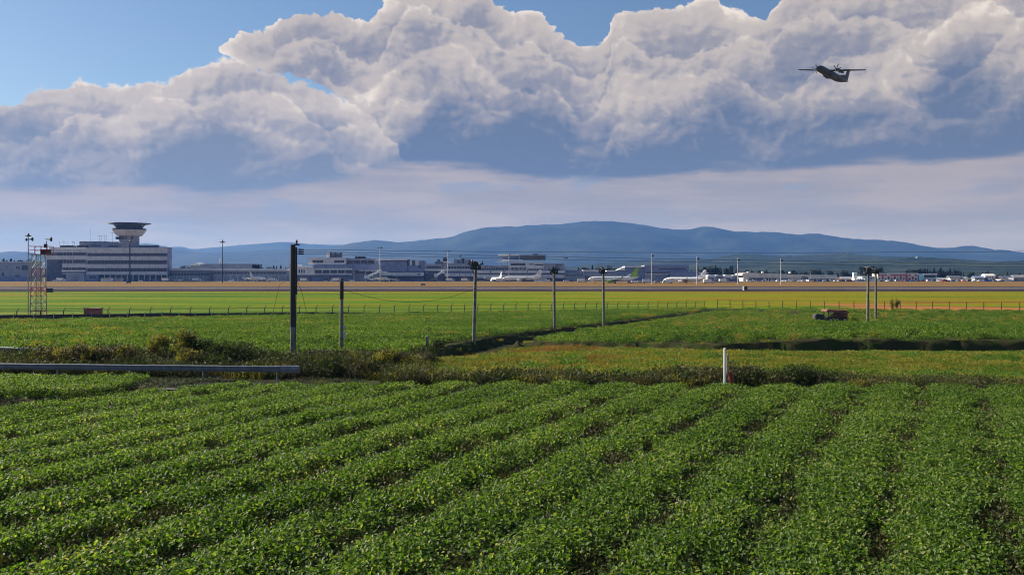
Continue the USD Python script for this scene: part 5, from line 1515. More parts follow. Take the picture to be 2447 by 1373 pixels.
for lab, xa, xb, ya, m in (('small white-roofed shed right of the turquoise building', 2272, 2296, 666.5, 'wall_pale'), ('tiny bright white shed near the right edge', 2308, 2322, 669, 'white'), ('low cream shed between two white sheds at the right', 2330, 2362, 668.5, 'wall_cream'),
                           ('white flat-roofed shed close to the right edge', 2392, 2418, 667, 'white'), ('long grey hangar at the right edge', 2422, 2500, 663.5, 'wall_grey')):
    b = Building('shed', lab, xa, xb, DT)
    b.block('wall', xa, ya + 1.2, xb, None, m, 0, 9); b.block('roof', xa - 0.8, ya, xb + 0.8, ya + 1.1, 'white' if m != 'wall_grey' else 'roof_grey', -0.6, 10.4); b.block('door', xa + 3, ya + 2.6, xa + 8, None, 'wall_dark', -0.1, 0.3)
# buildings on the hills
for k, (px, py, lab) in enumerate(((2192, 616.5, 'bright white house on the low hill at the right'), (2205, 617, 'darker house next to the white one on the low hill'), (2024, 606, 'small pale house on the ridge of the hill'))):
    d = 2860.0 if k < 2 else 4280.0
    zb_ = Zp(py, d)
    t = Thing('hill_house', lab, 'house', (X(px, d), d, zb_ - 6))
    wv = 4.0
    t.part('wall', MB().box(X(px, d) - wv, X(px, d) + wv, d, d + 12, zb_ - 14, zb_), M['wall_cream' if k != 1 else 'wall_grey'])
    t.part('roof', MB().prism([(X(px, d) - wv - 0.6, zb_ + 0.02), (X(px, d) + wv + 1, zb_ + 0.02), (X(px, d) + 1, zb_ + 3)], 'y', d - 0.5, d + 12.5), M['wall_pale' if k != 1 else 'wall_dark'])
    for xx in (-4, 3):
        t.part('window', MB().box(X(px, d) + xx, X(px, d) + xx + 2, d - 0.1, d + 0.1, zb_ - 4, zb_ - 1.5), M['glass'])

# jet bridges
for lab, xa, ya, xb, yb in (('sloping pale jet bridge left of the white-tailed plane in the middle', 905, 648.5, 876, 661), ('sloping white jet bridge under the pier, right of the second light mast', 1056, 649.5, 1043, 657.5)):
    d = DT - 8
    t = Thing('jet_bridge', lab, 'jet bridge', (X(xa, d), d, float(zbase(d))))
    mb = MB(); a, c = P(xa, ya, d), P(xb, yb, d)
    v = np.array([[q[0], q[1] + yy, q[2] + zz_] for q in (a, c) for yy in (0, 2.4) for zz_ in (-1.2, 1.2)])
    mb.raw(v, [[0, 1, 3, 2], [4, 6, 7, 5], [0, 4, 5, 1], [2, 3, 7, 6], [0, 2, 6, 4], [1, 5, 7, 3]])
    t.part('tunnel', mb, M['white'])
    t.part('cab', MB().box(c[0] - 2.2, c[0] + 1.0, d - 0.8, d + 3.2, c[2] - 1.6, c[2] + 1.5), M['wall_pale'])
    for q, f_ in ((a, 0.85), (c, 0.5)):
        m_ = q * 0.9 + (a + c) / 2 * 0.1
        t.part('support', MB().tube([[m_[0], d + 1.2, float(zbase(d)) - 0.2], [m_[0], d + 1.2, m_[2] - 0.9]], 0.35, 8), M['wall_dark'])
    t.part('rotunda', MB().lathe([(2.0, a[2] - 1.6), (2.0, a[2] + 1.5), (0, a[2] + 1.7)], (a[0] + 1.0, d + 1.2, 0), 12), M['wall_pale'])


# ------------------------------------------------------------------ light masts
def light_mast(label, px, ytop, ybase, d, kind='crown', mat='dark', r0=0.32, sections=()):
    x, z0, z1_ = X(px, d), float(zbase(d)), Zp(ytop, d)
    t = Thing('light_mast', label, 'light mast', (x, d, z0))
    t.part('mast', MB().tube([[x, d, z0 - 0.3], [x, d, z1_]], [r0, r0 * 0.6], 8), M[mat])
    if kind == 'crown':
        t.part('lamp_ring', MB().lathe([(0.5, -0.2), (2.4, 0.0), (2.5, 0.35), (1.0, 0.8), (0.4, 1.6), (0.15, 2.6), (0, 2.7)], (x, d, z1_ - 1.6), 12), M['dark'])
    elif kind == 'twin':
        a_ = t.part('crossarm', MB().box(x - 1.6, x + 1.6, d - 0.15, d + 0.15, z1_ - 1.0, z1_ - 0.6), M[mat])
        for s_ in (-1.3, 0.9, 1.9):
            t.part('floodlight', MB().box(x + s_ - 0.45, x + s_ + 0.45, d - 0.4, d + 0.2, z1_ - 0.55, z1_ + 0.5), M['dark'], a_)
    else:
        t.part('floodlight', MB().box(x + 0.1, x + 1.5, d - 0.4, d + 0.3, z1_ - 2.0, z1_ - 0.9), M['dark'])
    for py in sections:
        t.part('crossarm', MB().box(x - 3.2, x + 3.2, d - 0.15, d + 0.15, Zp(py + 0.8, d), Zp(py - 0.8, d)), M['white'])
    return t


light_mast('tall dark light mast with a round lamp crown, alone against the mountains on the left', 531.5, 574.5, 662, 760, 'crown', 'dark', 0.42)
light_mast('white light mast above the central terminal hall', 908, 592, 642, DT - 3, 'twin', 'white', 0.42)
light_mast('white light mast with short white cross bars above the pier', 1069, 600, 650, DT - 3, 'twin', 'white', 0.42, (626.5,))
light_mast('thin grey light mast in front of the old control room', 1216, 604, 644, DT - 3, 'single', 'wall_pale', 0.4)
light_mast('faint thin mast right of the old control room', 1351, 616, 660, DT - 3, 'twin', 'wall_grey', 0.25)
for lab, px, y0 in (('stout grey mast right of the green tail, first of the four right-hand masts', 1557, 606), ('stout grey mast above the third airliner, second of the right-hand masts', 1666, 612.5),
                    ('grey mast left of the cream warehouses, third of the right-hand masts', 1762.5, 616), ('grey mast in front of the cream warehouses, last of the right-hand masts', 1866, 617)):
    light_mast(lab, px, y0, 664, 640, 'single' if px < 1700 else 'none', 'wall_pale', 0.42)
light_mast('short thin mast over the second cream warehouse', 1936, 646, 668, 860, 'twin', 'wall_pale', 0.2)
for k, (px, y0) in enumerate(((315, 582),)):
    light_mast('dark mast standing in front of the tower building', 311.5, 573, 668, 860, 'crown', 'dark', 0.22)


# ------------------------------------------------------------------ aircraft
def revolve_x(prof, n=16, squash=1.0):
    """prof: (x, radius, centre height) along the body; faces outwards."""
    w = np.arange(n) * 2 * PI / n
    v = np.array([[x, r_ * math.cos(a), c + r_ * squash * math.sin(a)] for x, r_, c in prof for a in w])
    m = len(prof)
    i, j = np.meshgrid(np.arange(m - 1), np.arange(n), indexing='ij')
    q = np.stack([i * n + j, i * n + (j + 1) % n, (i + 1) * n + (j + 1) % n, (i + 1) * n + j], -1).reshape(-1, 4)
    return v, np.vstack([q[:, [0, 1, 2]], q[:, [0, 2, 3]]])


def slab(root, tip, tr=0.12, tt=0.12):
    """A wing: root and tip given as (leading x, trailing x, y, z); lens-shaped section with thickness ratio."""
    V = []
    for (xl, xt_, y, z), th in ((root, tr), (tip, tt)):
        c = xl - xt_
        for f_, h in ((0.0, 0.0), (0.25, 0.5), (0.65, 0.35), (1.0, 0.0), (0.65, -0.28), (0.25, -0.5)):
            V.append([xl - c * f_, y, z + h * th * c])
    V = np.array(V)
    F_ = [[i, (i + 1) % 6, 6 + (i + 1) % 6, 6 + i] for i in range(6)]
    Fc = np.vstack([[[a, b_, c], [a, c, d_]] for a, b_, c, d_ in F_] + [[[0, 1, 5], [1, 2, 4], [1, 4, 5], [2, 3, 4]], [[6, 11, 7], [7, 10, 8], [7, 11, 10], [8, 10, 9]]])
    return V, Fc


def fin(root, tip, th=0.35):
    """An upright fin: (leading x, trailing x, z)."""
    V = []
    for xl, xt_, z in (root, tip):
        c = xl - xt_
        V += [[xl, 0, z], [xl - 0.4 * c, th, z], [xt_, 0, z], [xl - 0.4 * c, -th, z]]
    return np.array(V), np.array([[0, 1, 5], [0, 5, 4], [1, 2, 6], [1, 6, 5], [2, 3, 7], [2, 7, 6], [3, 0, 4], [3, 4, 7], [4, 5, 6], [4, 6, 7]])


def airliner(label, loc, heading, L, tail, belly=None, engine='white_gloss', tailmark=None):
    """Twin jet standing on its wheels, nose along +x before turning."""
    t = Thing('airliner', label, 'airliner', loc, heading, world=False)
    r_ = 1.95 * L / 38; zc_ = 3.3 * L / 38; k = L / 38
    prof = [(L / 2, 0.02, zc_ - 0.5), (L / 2 - 0.5, 0.7 * r_ / 1.95, zc_ - 0.42), (L / 2 - 1.6, 1.25 * r_ / 1.95, zc_ - 0.25), (L / 2 - 3.2, 1.72 * r_ / 1.95, zc_ - 0.08), (L / 2 - 5.2, r_, zc_), (-L * 0.20, r_, zc_),
            (-L * 0.32, r_ * 0.85, zc_ + 0.25), (-L * 0.42, r_ * 0.5, zc_ + 0.75), (-L / 2, 0.15, zc_ + 1.1)]
    body = t.part('fuselage', revolve_x(prof, 18), M['white_gloss'], smooth=50)
    if belly:
        v, f_ = revolve_x([(x, rr_ * 1.006, c) for x, rr_, c in prof[2:8]], 18)
        keep = v[f_].mean(1)[:, 2] < zc_ - 0.35
        t.part('belly', (v, f_[keep]), M[belly], body)
    for s_ in (-1, 1):
        t.part('wing', slab((4.5 * k, -3.0 * k, s_ * r_ * 0.7, zc_ - 1.0 * k), (-3.6 * k, -5.3 * k, s_ * 17.0 * k, zc_ + 0.4 * k)), M['grey'])
        t.part('winglet', fin((-3.8 * k, -5.3 * k, 0), (-5.2 * k, -6.0 * k, 2.2 * k), 0.06)[0] * [1, 1, 1] + [0, s_ * 17.0 * k, zc_ + 0.4 * k] if False else (fin((-3.8 * k, -5.3 * k, 0), (-5.2 * k, -6.0 * k, 2.2 * k), 0.06)[0] + [0, s_ * 17.0 * k, zc_ + 0.4 * k], fin((0, 1, 0), (0, 1, 1))[1]), M[tail])
        t.part('tailplane', slab((-L * 0.40, -L * 0.485, s_ * 0.6, zc_ + 1.0 * k), (-L * 0.465, -L * 0.50, s_ * 6.8 * k, zc_ + 1.7 * k), 0.10), M['white_gloss'])
        e = [(4.6 * k, 0.75 * k, 0), (4.7 * k, 1.05 * k, 0), (3.4 * k, 1.2 * k, 0), (1.2 * k, 0.95 * k, 0), (0.2 * k, 0.55 * k, 0), (-0.6 * k, 0.1, 0)]
        v, f_ = revolve_x(e, 12)
        eng_ = t.part('engine', (v + [0, s_ * 5.2 * k, zc_ - 1.9 * k], f_), M[engine], smooth=40)
        t.part('pylon', (fin((3.0 * k, 0.4 * k, 0), (2.4 * k, 0.0, 1.0 * k), 0.18)[0] + [0, s_ * 5.2 * k, zc_ - 1.2 * k], fin((0, 1, 0), (0, 1, 1))[1]), M['grey'], eng_)
        t.part('main_gear', MB().tube([[-1.5 * k, s_ * 2.9 * k, 0.5 * k], [-1.5 * k, s_ * 2.9 * k, zc_ - 1.2 * k]], 0.16, 6).tube([[-1.5 * k, s_ * 2.9 * k - 0.35, 0.55 * k], [-1.5 * k, s_ * 2.9 * k + 0.35, 0.55 * k]], 0.55 * k, 12), M['dark'])
        # cabin windows
        mb = MB()
        for q in np.arange(-L * 0.22, L * 0.33, 1.1 * k):
            mb.box(q, q + 0.45 * k, s_ * r_ * 0.985 - 0.02, s_ * r_ * 0.985 + 0.02, zc_ + 0.35 * k, zc_ + 0.8 * k)
        say(stage.GetPrimAtPath(t.part('cabin_windows', mb, M['glass'], body)), kind='stuff')
    t.part('nose_gear', MB().tube([[L * 0.36, 0, 0.35], [L * 0.36, 0, zc_ - r_ * 0.8]], 0.12, 6).tube([[L * 0.36, -0.3, 0.4], [L * 0.36, 0.3, 0.4]], 0.4, 10), M['dark'])
    t.part('cockpit_window', MB().box(L / 2 - 2.75, L / 2 - 1.9, -1.22 * k, 1.22 * k, zc_ + 0.55 * k, zc_ + 1.02 * k), M['glass'], body)
    tf = t.part('tail_fin', fin((-L * 0.315, -L * 0.485, zc_ + r_ * 0.75), (-L * 0.455, -L * 0.512, zc_ + r_ + 6.6 * k), 0.28), M[tail])
    t.part('dorsal_fin', fin((-L * 0.24, -L * 0.34, zc_ + r_ * 0.93), (-L * 0.352, -L * 0.36, zc_ + r_ + 2.0 * k), 0.14), M[tail if tail == 'white_gloss' else 'white_gloss'])
    if tailmark:
        for s_ in (-1, 1):
            for x0_, z0_, rr_ in tailmark[1]:
                w = np.linspace(0, 2 * PI, 13)[:-1]
                v = np.array([[x0_ * L + rr_ * math.cos(a), s_ * 0.30, zc_ + r_ + z0_ + rr_ * 0.8 * math.sin(a)] for a in w] + [[x0_ * L, s_ * 0.31, zc_ + r_ + z0_]])
                t.part('tail_emblem', (v, np.array([[i, (i + 1) % 12, 12] for i in range(12)])), M[tailmark[0]], tf)
    return t


def on_ground(px, d): return (X(px, d), d, float(zbase(d)) + 0.07)


airliner('white airliner with a grey swirl on its tail, parked side-on by the old control room', on_ground(1247, 862), PI, 36.5, 'white_gloss', None, 'white_gloss', ('grey', [(-0.445, 3.6, 0.9), (-0.43, 2.2, 0.8), (-0.465, 1.4, 0.7)]))
airliner('green-tailed white airliner parked side-on, right of the middle', on_ground(1465, 722), PI, 39.3, 'green', None, 'green', ('yellow', [(-0.455, 4.0, 0.7), (-0.44, 2.4, 0.6)]))
airliner('white airliner with its nose to the left, under the second grey mast', on_ground(1636, 735), PI - 0.35, 34, 'white_gloss', None, 'white_gloss')
airliner('white airliner seen tail-on by the jet bridge, left of the central hall', on_ground(917, 866), PI / 2 - 0.12, 30, 'white_gloss')
airliner('white airliner seen tail-on in front of the long low concourse', on_ground(617, 866), PI / 2 - 0.25, 30, 'white_gloss')
airliner('airliner mostly hidden at the pier, its small pale tail left of the swirl-tailed plane', on_ground(1186, 880), PI / 2 + 0.35, 30, 'white_gloss')


# the turboprop overhead
def flying():
    d, hd, pi_, ro = 352.0, math.radians(223.7), math.radians(4.9), math.radians(-9.0)
    c = P(1986.1, 169.6, d)
    F_ = np.array([math.sin(hd) * math.cos(pi_), math.cos(hd) * math.cos(pi_), math.sin(pi_)])
    W = np.cross([0, 0, 1.0], F_); W /= np.linalg.norm(W)          # towards the aircraft's left wing
    W = W * math.cos(ro) + np.cross(F_, W) * math.sin(ro)
    U = np.cross(F_, W)
    t = Thing('turboprop_plane', 'dark twin turboprop with a high wing and T-tail flying across the clouds', 'airplane', c)

    def put(m):
        a, f_ = m.get() if isinstance(m, MB) else m
        a = a - [0, 0, 1.35]                                       # the place named is the middle of the wing
        return a[:, :1] * F_ + a[:, 1:2] * W + a[:, 2:] * U + c, f_
    L = 27.2
    prof = [(11.6, 0.05, -0.45), (11.3, 0.45, -0.42), (10.5, 0.85, -0.30), (9.4, 1.18, -0.12), (8.2, 1.36, 0.0), (6.5, 1.42, 0.0), (-5.5, 1.42, 0.0), (-8.5, 1.20, 0.20), (-11.5, 0.80, 0.50), (-14.2, 0.38, 0.80), (-15.4, 0.08, 0.95)]
    body = t.part('fuselage', put(revolve_x(prof, 20)), M['plane_dark'], smooth=50)
    t.part('cockpit_window', put(MB().box(9.1, 9.9, -0.95, 0.95, 0.45, 0.80)), M['glass'], body)
    for s_ in (-1, 1):
        t.part('wing', put(join(slab((1.45, -1.15, 0, 1.45), (1.45, -1.15, s_ * 4.9, 1.50), 0.17, 0.16), slab((1.45, -1.15, s_ * 4.9, 1.50), (0.9, -0.70, s_ * 13.5, 1.75), 0.16, 0.13))), M['plane_dark'])
        n_ = t.part('engine_nacelle', put((revolve_x([(3.9, 0.18, 0), (3.7, 0.45, 0), (2.6, 0.62, 0), (0.5, 0.62, 0), (-1.4, 0.40, 0.1), (-2.6, 0.08, 0.2)], 12)[0] + [0, s_ * 4.05, 1.10], revolve_x([(0, 0, 0)] * 6, 12)[1])), M['plane_dark'], smooth=40)
        pr = t.part('propeller', put((revolve_x([(4.7, 0.02, 0), (4.4, 0.22, 0), (3.95, 0.28, 0)], 10)[0] + [0, s_ * 4.05, 1.10], revolve_x([(0, 0, 0)] * 3, 10)[1])), M['dark'])
        for k in range(6):
            a = k * PI / 3 + 0.25 * s_
            e1 = np.array([0, math.cos(a), math.sin(a)]); e2 = np.array([0.25, -math.sin(a) * 0.9, math.cos(a) * 0.9])
            o = np.array([4.15, s_ * 4.05, 1.10])
            V = np.array([o + e1 * q + e2 * w_ + np.array([th, 0, 0]) for q, wd in ((0.2, 0.10), (1.0, 0.19), (1.7, 0.18), (1.97, 0.06)) for w_, th in ((-wd, 0), (0, 0.05), (wd, 0), (0, -0.04))])
            q_ = [[4 * i + j, 4 * i + (j + 1) % 4, 4 * i + 4 + (j + 1) % 4, 4 * i + 4 + j] for i in range(3) for j in range(4)] + [[12, 13, 14, 15]]
            q_ = np.array(q_); t.part('blade', put((V, np.vstack([q_[:, [0, 1, 2]], q_[:, [0, 2, 3]]]))), M['dark'], pr)
        t.part('tailplane', put(slab((-13.6, -15.2, 0, 5.35), (-14.2, -15.3, s_ * 3.65, 5.40), 0.12, 0.10)), M['plane_dark'])
        t.part('gear_fairing', put((revolve_x([(3.2, 0.1, 0), (2.2, 0.5, 0), (-0.5, 0.62, 0), (-3.4, 0.1, 0.1)], 10)[0] * [1, 0.8, 1] + [0, s_ * 1.35, -0.95], revolve_x([(0, 0, 0)] * 4, 10)[1])), M['plane_dark'], body, smooth=40)
    t.part('tail_fin', put(fin((-11.2, -14.9, 0.9), (-13.4, -15.5, 5.4), 0.22)), M['plane_dark'])
    t.part('dorsal_fin', put(fin((-6.6, -11.6, 1.3), (-11.0, -11.9, 2.6), 0.10)), M['plane_dark'])


flying()

# ------------------------------------------------------------------ vehicles on the apron and beyond
def vehicle(name, label, cat, px, d, kind, mat, heading=0.0, group=None):
    t = Thing(name, label, cat, on_ground(px, d), heading, group, world=False)
    wheel_x, R_ = [], 0.34
    if kind == 'car':
        t.part('body', MB().prism([(-2.1, 0.28), (2.1, 0.28), (2.15, 0.75), (1.2, 0.92), (0.6, 1.42), (-1.1, 1.45), (-1.9, 0.95), (-2.15, 0.85)], 'y', -0.85, 0.85), M[mat])
        t.part('window', MB().prism([(1.08, 0.94), (0.56, 1.36), (-1.05, 1.38), (-1.7, 0.96)], 'y', -0.86, 0.86), M['glass'])
        wheel_x = (-1.3, 1.3)
    elif kind == 'van':
        t.part('body', MB().prism([(-2.3, 0.30), (2.3, 0.30), (2.35, 0.95), (1.75, 1.25), (1.25, 2.0), (-2.25, 2.05), (-2.35, 1.0)], 'y', -0.9, 0.9), M[mat])
        t.part('window', MB().prism([(1.62, 1.25), (1.2, 1.85), (-2.0, 1.85), (-2.0, 1.25)], 'y', -0.91, 0.91), M['glass'])
        wheel_x = (-1.45, 1.5)
    elif kind == 'truck':
        t.part('cab', MB().prism([(2.0, 0.45), (3.9, 0.45), (3.95, 1.3), (3.55, 2.4), (2.0, 2.45)], 'y', -1.1, 1.1), M[mat])
        t.part('window', MB().prism([(3.6, 1.4), (3.3, 2.2), (2.4, 2.2), (2.4, 1.4)], 'y', -1.11, 1.11), M['glass'])
        t.part('cargo_box', MB().box(-4.0, 1.85, -1.2, 1.2, 0.85, 3.3), M['white'])
        t.part('chassis', MB().box(-3.9, 3.6, -0.8, 0.8, 0.5, 0.84), M['dark'])
        wheel_x, R_ = (-2.8, 2.9), 0.48
    elif kind == 'bus':
        t.part('body', MB().prism([(-5.5, 0.4), (5.5, 0.4), (5.55, 1.6), (5.35, 3.1), (-5.5, 3.15)], 'y', -1.25, 1.25), M[mat])
        for q in np.arange(-5.1, 4.6, 1.4):
            t.part('window', MB().box(q, q + 1.2, -1.27, 1.27, 1.6, 2.6), M['glass'])
        wheel_x, R_ = (-3.2, 3.4), 0.5
    elif kind == 'steps':
        t.part('stair', MB().prism([(-3.0, 0.9), (-2.6, 0.9), (2.6, 3.4), (3.2, 3.4), (3.2, 3.7), (2.4, 3.7), (-3.0, 1.2)], 'y', -0.8, 0.8), M[mat])
        t.part('chassis', MB().box(-3.2, 2.6, -0.9, 0.9, 0.4, 0.88), M['dark'])
        t.part('strut', MB().box(2.2, 2.5, -0.5, 0.5, 0.89, 3.2), M['grey'])
        wheel_x, R_ = (-2.4, 1.9), 0.42
    elif kind == 'tug':
        t.part('body', MB().prism([(-1.6, 0.3), (1.6, 0.3), (1.6, 0.95), (0.3, 1.0), (0.2, 1.0), (-1.6, 1.0)], 'y', -0.75, 0.75), M[mat])
        t.part('cab', MB().box(-1.0, 0.2, -0.65, 0.65, 1.01, 1.9), M['glass'])
        wheel_x = (-1.0, 1.0)
    elif kind == 'container':
        t.part('body', MB().prism([(-1.6, 0.55), (1.3, 0.55), (1.9, 1.2), (1.9, 2.1), (-1.6, 2.1)], 'y', -0.9, 0.9), M[mat])
        t.part('bed', MB().box(-1.8, 1.9, -0.9, 0.9, 0.38, 0.54), M['dark'])
        wheel_x, R_ = (-1.2, 1.2), 0.25
    for wx in wheel_x:
        for s_ in (-1, 1):
            t.part('wheel', MB().tube([[wx, s_ * 0.62, R_], [wx, s_ * 0.93, R_]], R_, 10), M['black'])
    return t


VEH = [('van', 'white', 137, 868, 0.0, 'bright white van below the left wing of the tower building'), ('truck', 'white', 146, 872, 0.1, 'white box truck just right of the white van'), ('car', 'car_grey', 128, 870, 0, 'silver car left of the white van'),
       ('bus', 'white', 256, 872, 0.0, 'white bus in front of the tower building'), ('bus', 'car_grey', 280, 874, 3.1, 'pale grey bus behind the white bus'), ('van', 'car_grey', 196, 872, 0, 'silver van at the annex of the tower building'),
       ('car', 'white', 336, 872, 0, 'white car under the recessed ground floor'), ('car', 'car_blue', 348, 872, 3.1, 'blue car right of the white car at the tower building'), ('van', 'wall_blue', 372, 870, 0, 'blue-grey van at the right end of the tower building'),
       ('truck', 'car_blue', 392, 868, 3.14, 'blue-cabbed box truck at the corner of the tower building'), ('container', 'car_grey', 420, 870, 0, 'baggage container left of the dark light mast'), ('container', 'white', 430, 870, 0, 'white baggage container next to the grey one'),
       ('tug', 'yellow', 442, 868, 0, 'yellow tug in front of the concourse'), ('truck', 'white', 470, 872, 0, 'white catering truck in front of the concourse'), ('van', 'white', 552, 870, 3.1, 'white van between the light mast and the tail-on plane'),
       ('steps', 'white', 588, 864, 0.0, 'white passenger steps left of the tail-on plane at the concourse'), ('van', 'white', 636, 866, 0, 'white van right of the tail-on plane at the concourse'), ('truck', 'white', 652, 868, 0, 'white box truck left of the tall pole'),
       ('car', 'car_grey', 672, 868, 0, 'silver car close to the tall pole'), ('truck', 'car_grey', 728, 868, 0, 'grey truck under the terminal left block'), ('tug', 'white', 778, 866, 0, 'white tug in front of the terminal left block'),
       ('truck', 'white', 800, 868, 3.1, 'white truck under the window row of the terminal'), ('van', 'white', 842, 862, 0, 'white van beside the slim pole'), ('steps', 'white', 884, 862, 3.14, 'white steps at the jet bridge'),
       ('container', 'car_grey', 940, 866, 0, 'grey baggage container right of the tail-on plane at the hall'), ('container', 'car_grey', 949, 866, 0, 'second grey container in the row at the hall'), ('tug', 'car_blue', 986, 864, 0, 'blue tug in front of the hall'),
       ('bus', 'car_blue', 996, 866, 0, 'blue bus at the end of the hall'), ('steps', 'car_grey', 1036, 862, 0, 'grey steps by the second jet bridge'), ('truck', 'white', 1076, 866, 0, 'white truck under the pier'), ('truck', 'wall_cream', 1112, 866, 0, 'cream truck just left of the bulky pole'),
       ('tug', 'yellow', 1150, 866, 0, 'yellow tug right of the bulky pole'), ('truck', 'white', 1196, 846, 0, 'white truck at the nose of the swirl-tailed airliner'), ('bus', 'white', 1292, 846, 0.0, 'white bus at the tail of the swirl-tailed airliner'),
       ('container', 'white', 1310, 846, 0, 'white container right of the white bus'), ('van', 'white', 1352, 840, 0, 'white van right of the middle path pole'), ('tug', 'car_red', 1366, 840, 0, 'red tug near the middle path pole'),
       ('truck', 'car_grey', 1392, 800, 0, 'grey truck left of the green-tailed airliner'), ('tug', 'car_red', 1504, 716, 0, 'red tug under the green tail'), ('container', 'white', 1514, 716, 0, 'white container under the green tail'), ('container', 'car_grey', 1528, 716, 0, 'grey container right of the green tail'),
       ('truck', 'white', 1548, 720, 0, 'white truck right of the green-tailed airliner'), ('van', 'car_grey', 1572, 718, 0, 'silver van left of the third airliner'), ('truck', 'white', 1596, 716, 3.1, 'white truck at the nose of the third airliner'),
       ('truck', 'white', 1694, 716, 0, 'white truck behind the third airliner'), ('van', 'car_grey', 1712, 760, 0, 'silver van at the grey sheds'), ('truck', 'white', 1730, 760, 0, 'white truck at the grey sheds'), ('bus', 'wall_blue', 1750, 780, 0, 'blue-grey bus left of the warehouses')]
for kind, m, px, d, hd, lab in VEH:
    nm = {'car': 'parked_car', 'van': 'van', 'truck': 'truck', 'bus': 'bus', 'steps': 'passenger_steps', 'tug': 'tug', 'container': 'baggage_container'}[kind]
    vehicle(nm, lab, nm.replace('_', ' ') if kind != 'car' else 'car', px, d, kind, m, hd)
# the car park on the right: rows of parked cars
ORD = 'first second third fourth fifth sixth seventh eighth ninth tenth eleventh twelfth thirteenth fourteenth fifteenth sixteenth seventeenth eighteenth nineteenth twentieth'.split()
def nth(k): return ORD[k] if k < 20 else 'twenty-' + ORD[k - 20] if k < 29 else 'thirtieth' if k == 29 else 'thirty-' + ORD[k - 30] if k < 39 else 'fortieth' if k == 39 else 'forty-' + ORD[k - 40]
protos, count = {}, {False: 0, True: 0}
r = np.random.default_rng(55)
spots = []
for px in np.arange(1790, 2040, 6.2):
    spots.append((px + r.uniform(-1, 1), 852 + r.uniform(-5, 6)))
for px in np.arange(2105, 2400, 12.5):
    spots.append((px + r.uniform(-3, 3), 862 + r.uniform(-4, 4)))
for px, d in spots:
    m = ('white', 'car_grey', 'car_grey', 'wall_dark', 'car_blue', 'white', 'car_red')[r.integers(0, 7)]
    kind = 'van' if r.random() < 0.35 else 'car'
    right = px > 2100
    where = 'by the right-hand sheds' if right else 'before the cream warehouses'
    lab = f"{ {'white': 'white', 'car_grey': 'silver', 'wall_dark': 'dark', 'car_blue': 'blue', 'car_red': 'red'}[m] } {kind}, {nth(count[right])} from the left of those parked {where}"
    count[right] += 1
    key = (m, kind)
    grp = 'cars and vans parked ' + where
    hd = r.choice([0, PI / 2, PI, 0.3])
    if key not in protos:
        protos[key] = vehicle('parked_car' if kind == 'car' else 'parked_van', lab, kind, px, d, kind, m, hd, grp)
    else:
        dup(protos[key], 'parked_car' if kind == 'car' else 'parked_van', on_ground(px, d), hd, lab, kind, grp)


# ------------------------------------------------------------------ far trees
def tree_proto(kind, seed, first):
    r = np.random.default_rng(seed)
    label, loc, group = first
    t = Thing('pine_tree' if kind == 'pine' else 'broadleaf_tree', label, 'tree', loc, 0, group, world=False)
    H = 9.0
    tk = MB().tube([[0, 0, -0.5], [0.1, 0.05, H * 0.45], [0.0, 0.1, H * 0.85]], [0.30, 0.2, 0.06], 7)
    for k in range(6):
        a = r.uniform(0, 2 * PI); h = r.uniform(0.3, 0.7) * H
        tk.tube([[0, 0, h], [1.6 * math.cos(a), 1.6 * math.sin(a), h + 1.3]], [0.10, 0.03], 5)
    t.part('trunk', tk, M['bark'])
    if kind == 'pine':
        n = 520; h = r.uniform(0.12, 1.0, n) ** 0.9; rad = (1 - h) * 2.5 + 0.12
        a = r.uniform(0, 2 * PI, n); q = rad * r.uniform(0.3, 1.0, n) ** 0.6 * (0.8 + 0.3 * np.sin(h * 40))
        c = np.stack([q * np.cos(a), q * np.sin(a), h * H], 1); size = 0.85
    else:
        blobs = [(r.normal(0, 1.5), r.normal(0, 1.5), H * r.uniform(0.45, 0.85), r.uniform(1.2, 2.1)) for _ in range(8)]
        c = []
        for bx, by, bz, br in blobs:
            q = r.normal(0, 1, (75, 3)); q /= np.linalg.norm(q, axis=1, keepdims=True); q *= br * r.uniform(0.5, 1.0, (75, 1)) ** 0.5
            c.append(q * [1, 1, 0.85] + [bx, by, bz])
        c = np.vstack(c); n = len(c); size = 0.75
    v, f = leaves(n, 0.01, 0.01, size, seed + 1, tilt=1.0, round_=False)
    v = v.reshape(n, -1, 3); v[..., 2] -= 0.02
    v = v + c[:, None]
    t.part('crown', (v.reshape(-1, 3), f), M['treeleaf'])
    return t


M['treeleaf'] = leaf('tree_leaf', [(0.0, (0.010, 0.020, 0.008)), (0.5, (0.022, 0.040, 0.014)), (1.0, (0.045, 0.065, 0.022))], 0.15, patch=0.05)
rows = [('dark tree behind the long concourse', 'trees behind the long concourse', 402, 470, 634, 641, 10, 990), ('dark tree between the concourse and the terminal', 'trees between concourse and terminal', 606, 706, 631, 643, 16, 985),
        ('tree behind the boarding wing, left of the green tail', 'trees behind the boarding wing', 1378, 1478, 630, 643, 15, 985), ('dark tree in the grove right of the cargo hall', 'grove right of the cargo hall', 1650, 1756, 634, 655, 22, 985),
        ('tree behind the cream warehouses', 'trees behind the cream warehouses', 1758, 2040, 641, 652, 26, 1010), ('tree beside the pair of poles on the right', 'trees behind the pair of poles', 2060, 2110, 634, 648, 9, 990),
        ('tall dark tree behind the turquoise building', 'trees behind the turquoise building', 2170, 2290, 636, 652, 22, 1010), ('tree behind the white sheds at the right', 'trees behind the sheds at the right', 2290, 2470, 646, 656, 18, 1010),
        ('tree behind the grey office at the far left', 'trees behind the grey building at the far left', -20, 78, 617, 624, 12, 985)]
first = {}
r = np.random.default_rng(77)
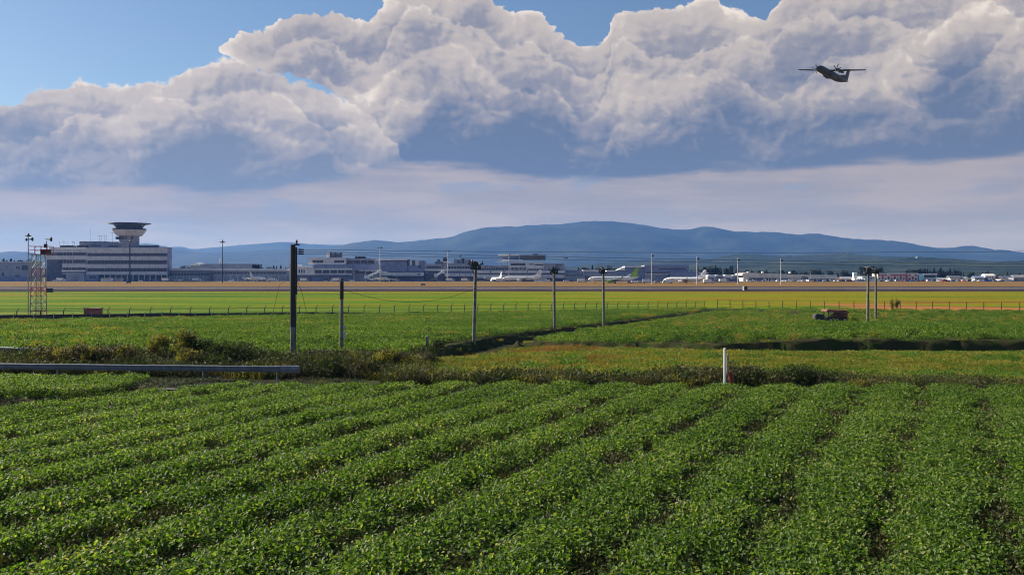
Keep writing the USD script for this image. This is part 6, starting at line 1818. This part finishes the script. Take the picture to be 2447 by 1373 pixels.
for lab, grp, x0, x1_, ya, yb, n, d in rows:
    for k in range(n):
        px = x0 + (x1_ - x0) * (k + r.uniform(0.2, 0.8)) / n
        dd = d + r.uniform(-12, 25)
        top = Zp(r.uniform(ya, yb), dd); z0 = float(zbase(dd))
        H = max(4.0, top - z0)
        kind = 'pine' if (r.random() < (0.65 if grp.startswith(('grove', 'trees behind the turq', 'trees between')) else 0.3)) else 'leafy'
        v_ = (kind, int(r.integers(0, 2)))
        s_ = H / 9.0
        lab2, grp2 = f"{'pointed' if kind == 'pine' else 'rounded'} {lab}, {nth(k)} from the left", grp
        if v_ not in first:
            first[v_] = tree_proto(kind, 900 + 10 * v_[1] + len(kind), (lab2, (X(px, dd), dd, z0), grp2))
        else:
            dup(first[v_], 'pine_tree' if kind == 'pine' else 'broadleaf_tree', (X(px, dd), dd, z0), r.uniform(0, 6), lab2, 'tree', grp2, (max(0.8, s_ * 0.9), max(0.8, s_ * 0.9), s_))


# houses and roofs scattered along the right
HOUSES = [(2008, 664, 10, 'wall_grey', 'rust', 'grey house with a brown roof, right of the second cream warehouse'), (2024, 662, 13, 'wall_cream', 'roof_grey', 'cream house with a grey roof, left of the slim white silo'),
          (2254, 664, 14, 'wall_pale', 'roof_grey', 'pale house with a grey roof, first right of the turquoise building'), (2283, 659, 13, 'wall_cream', 'wall_dark', 'cream two-storey house with a dark roof behind the small white-roofed shed'),
          (2302, 662, 10, 'white', 'roof_grey', 'narrow white house left of the tiny bright shed'), (2345, 660, 15, 'wall_grey', 'wall_blue', 'grey house with a bluish roof behind the low cream shed'),
          (2366, 655, 12, 'white', 'white', 'white house with a pale gable, highest of the houses at the right'), (2384, 663, 11, 'wall_cream', 'rust', 'cream house with a brown roof left of the flat-roofed shed'),
          (2408, 660, 14, 'wall_pale', 'wall_dark', 'pale house with a dark roof behind the white flat-roofed shed'), (2438, 658, 15, 'wall_cream', 'roof_grey', 'cream house with a grey roof close to the right edge'),
          (1700, 657, 13, 'wall_pale', 'roof_grey', 'pale house with a grey roof behind the small arched sheds'), (1738, 658, 12, 'wall_cream', 'wall_blue', 'cream house with a bluish roof behind the arched sheds')]
for px, py, wd, m, rf, lab in HOUSES:
    d = DT + 45.0
    h_ = Building('house', lab, px - wd, px + wd, d)
    zt_ = Zp(py + 3.5, d)
    h_.block('wall', px - wd, py + 3.5, px + wd, None, m, 0, 8)
    xa, xb = X(px - wd - 1, d), X(px + wd + 1, d)
    h_.part('roof', MB().prism([(d - 0.6, zt_ + 0.02), (d + 8.6, zt_ + 0.02), (d + 4, zt_ + 2.0)], 'x', xa, xb), M[rf])
    h_.windows(px - wd * 0.8, px + wd * 0.8, py + 6, py + 9, 3, 0.5, -0.08)
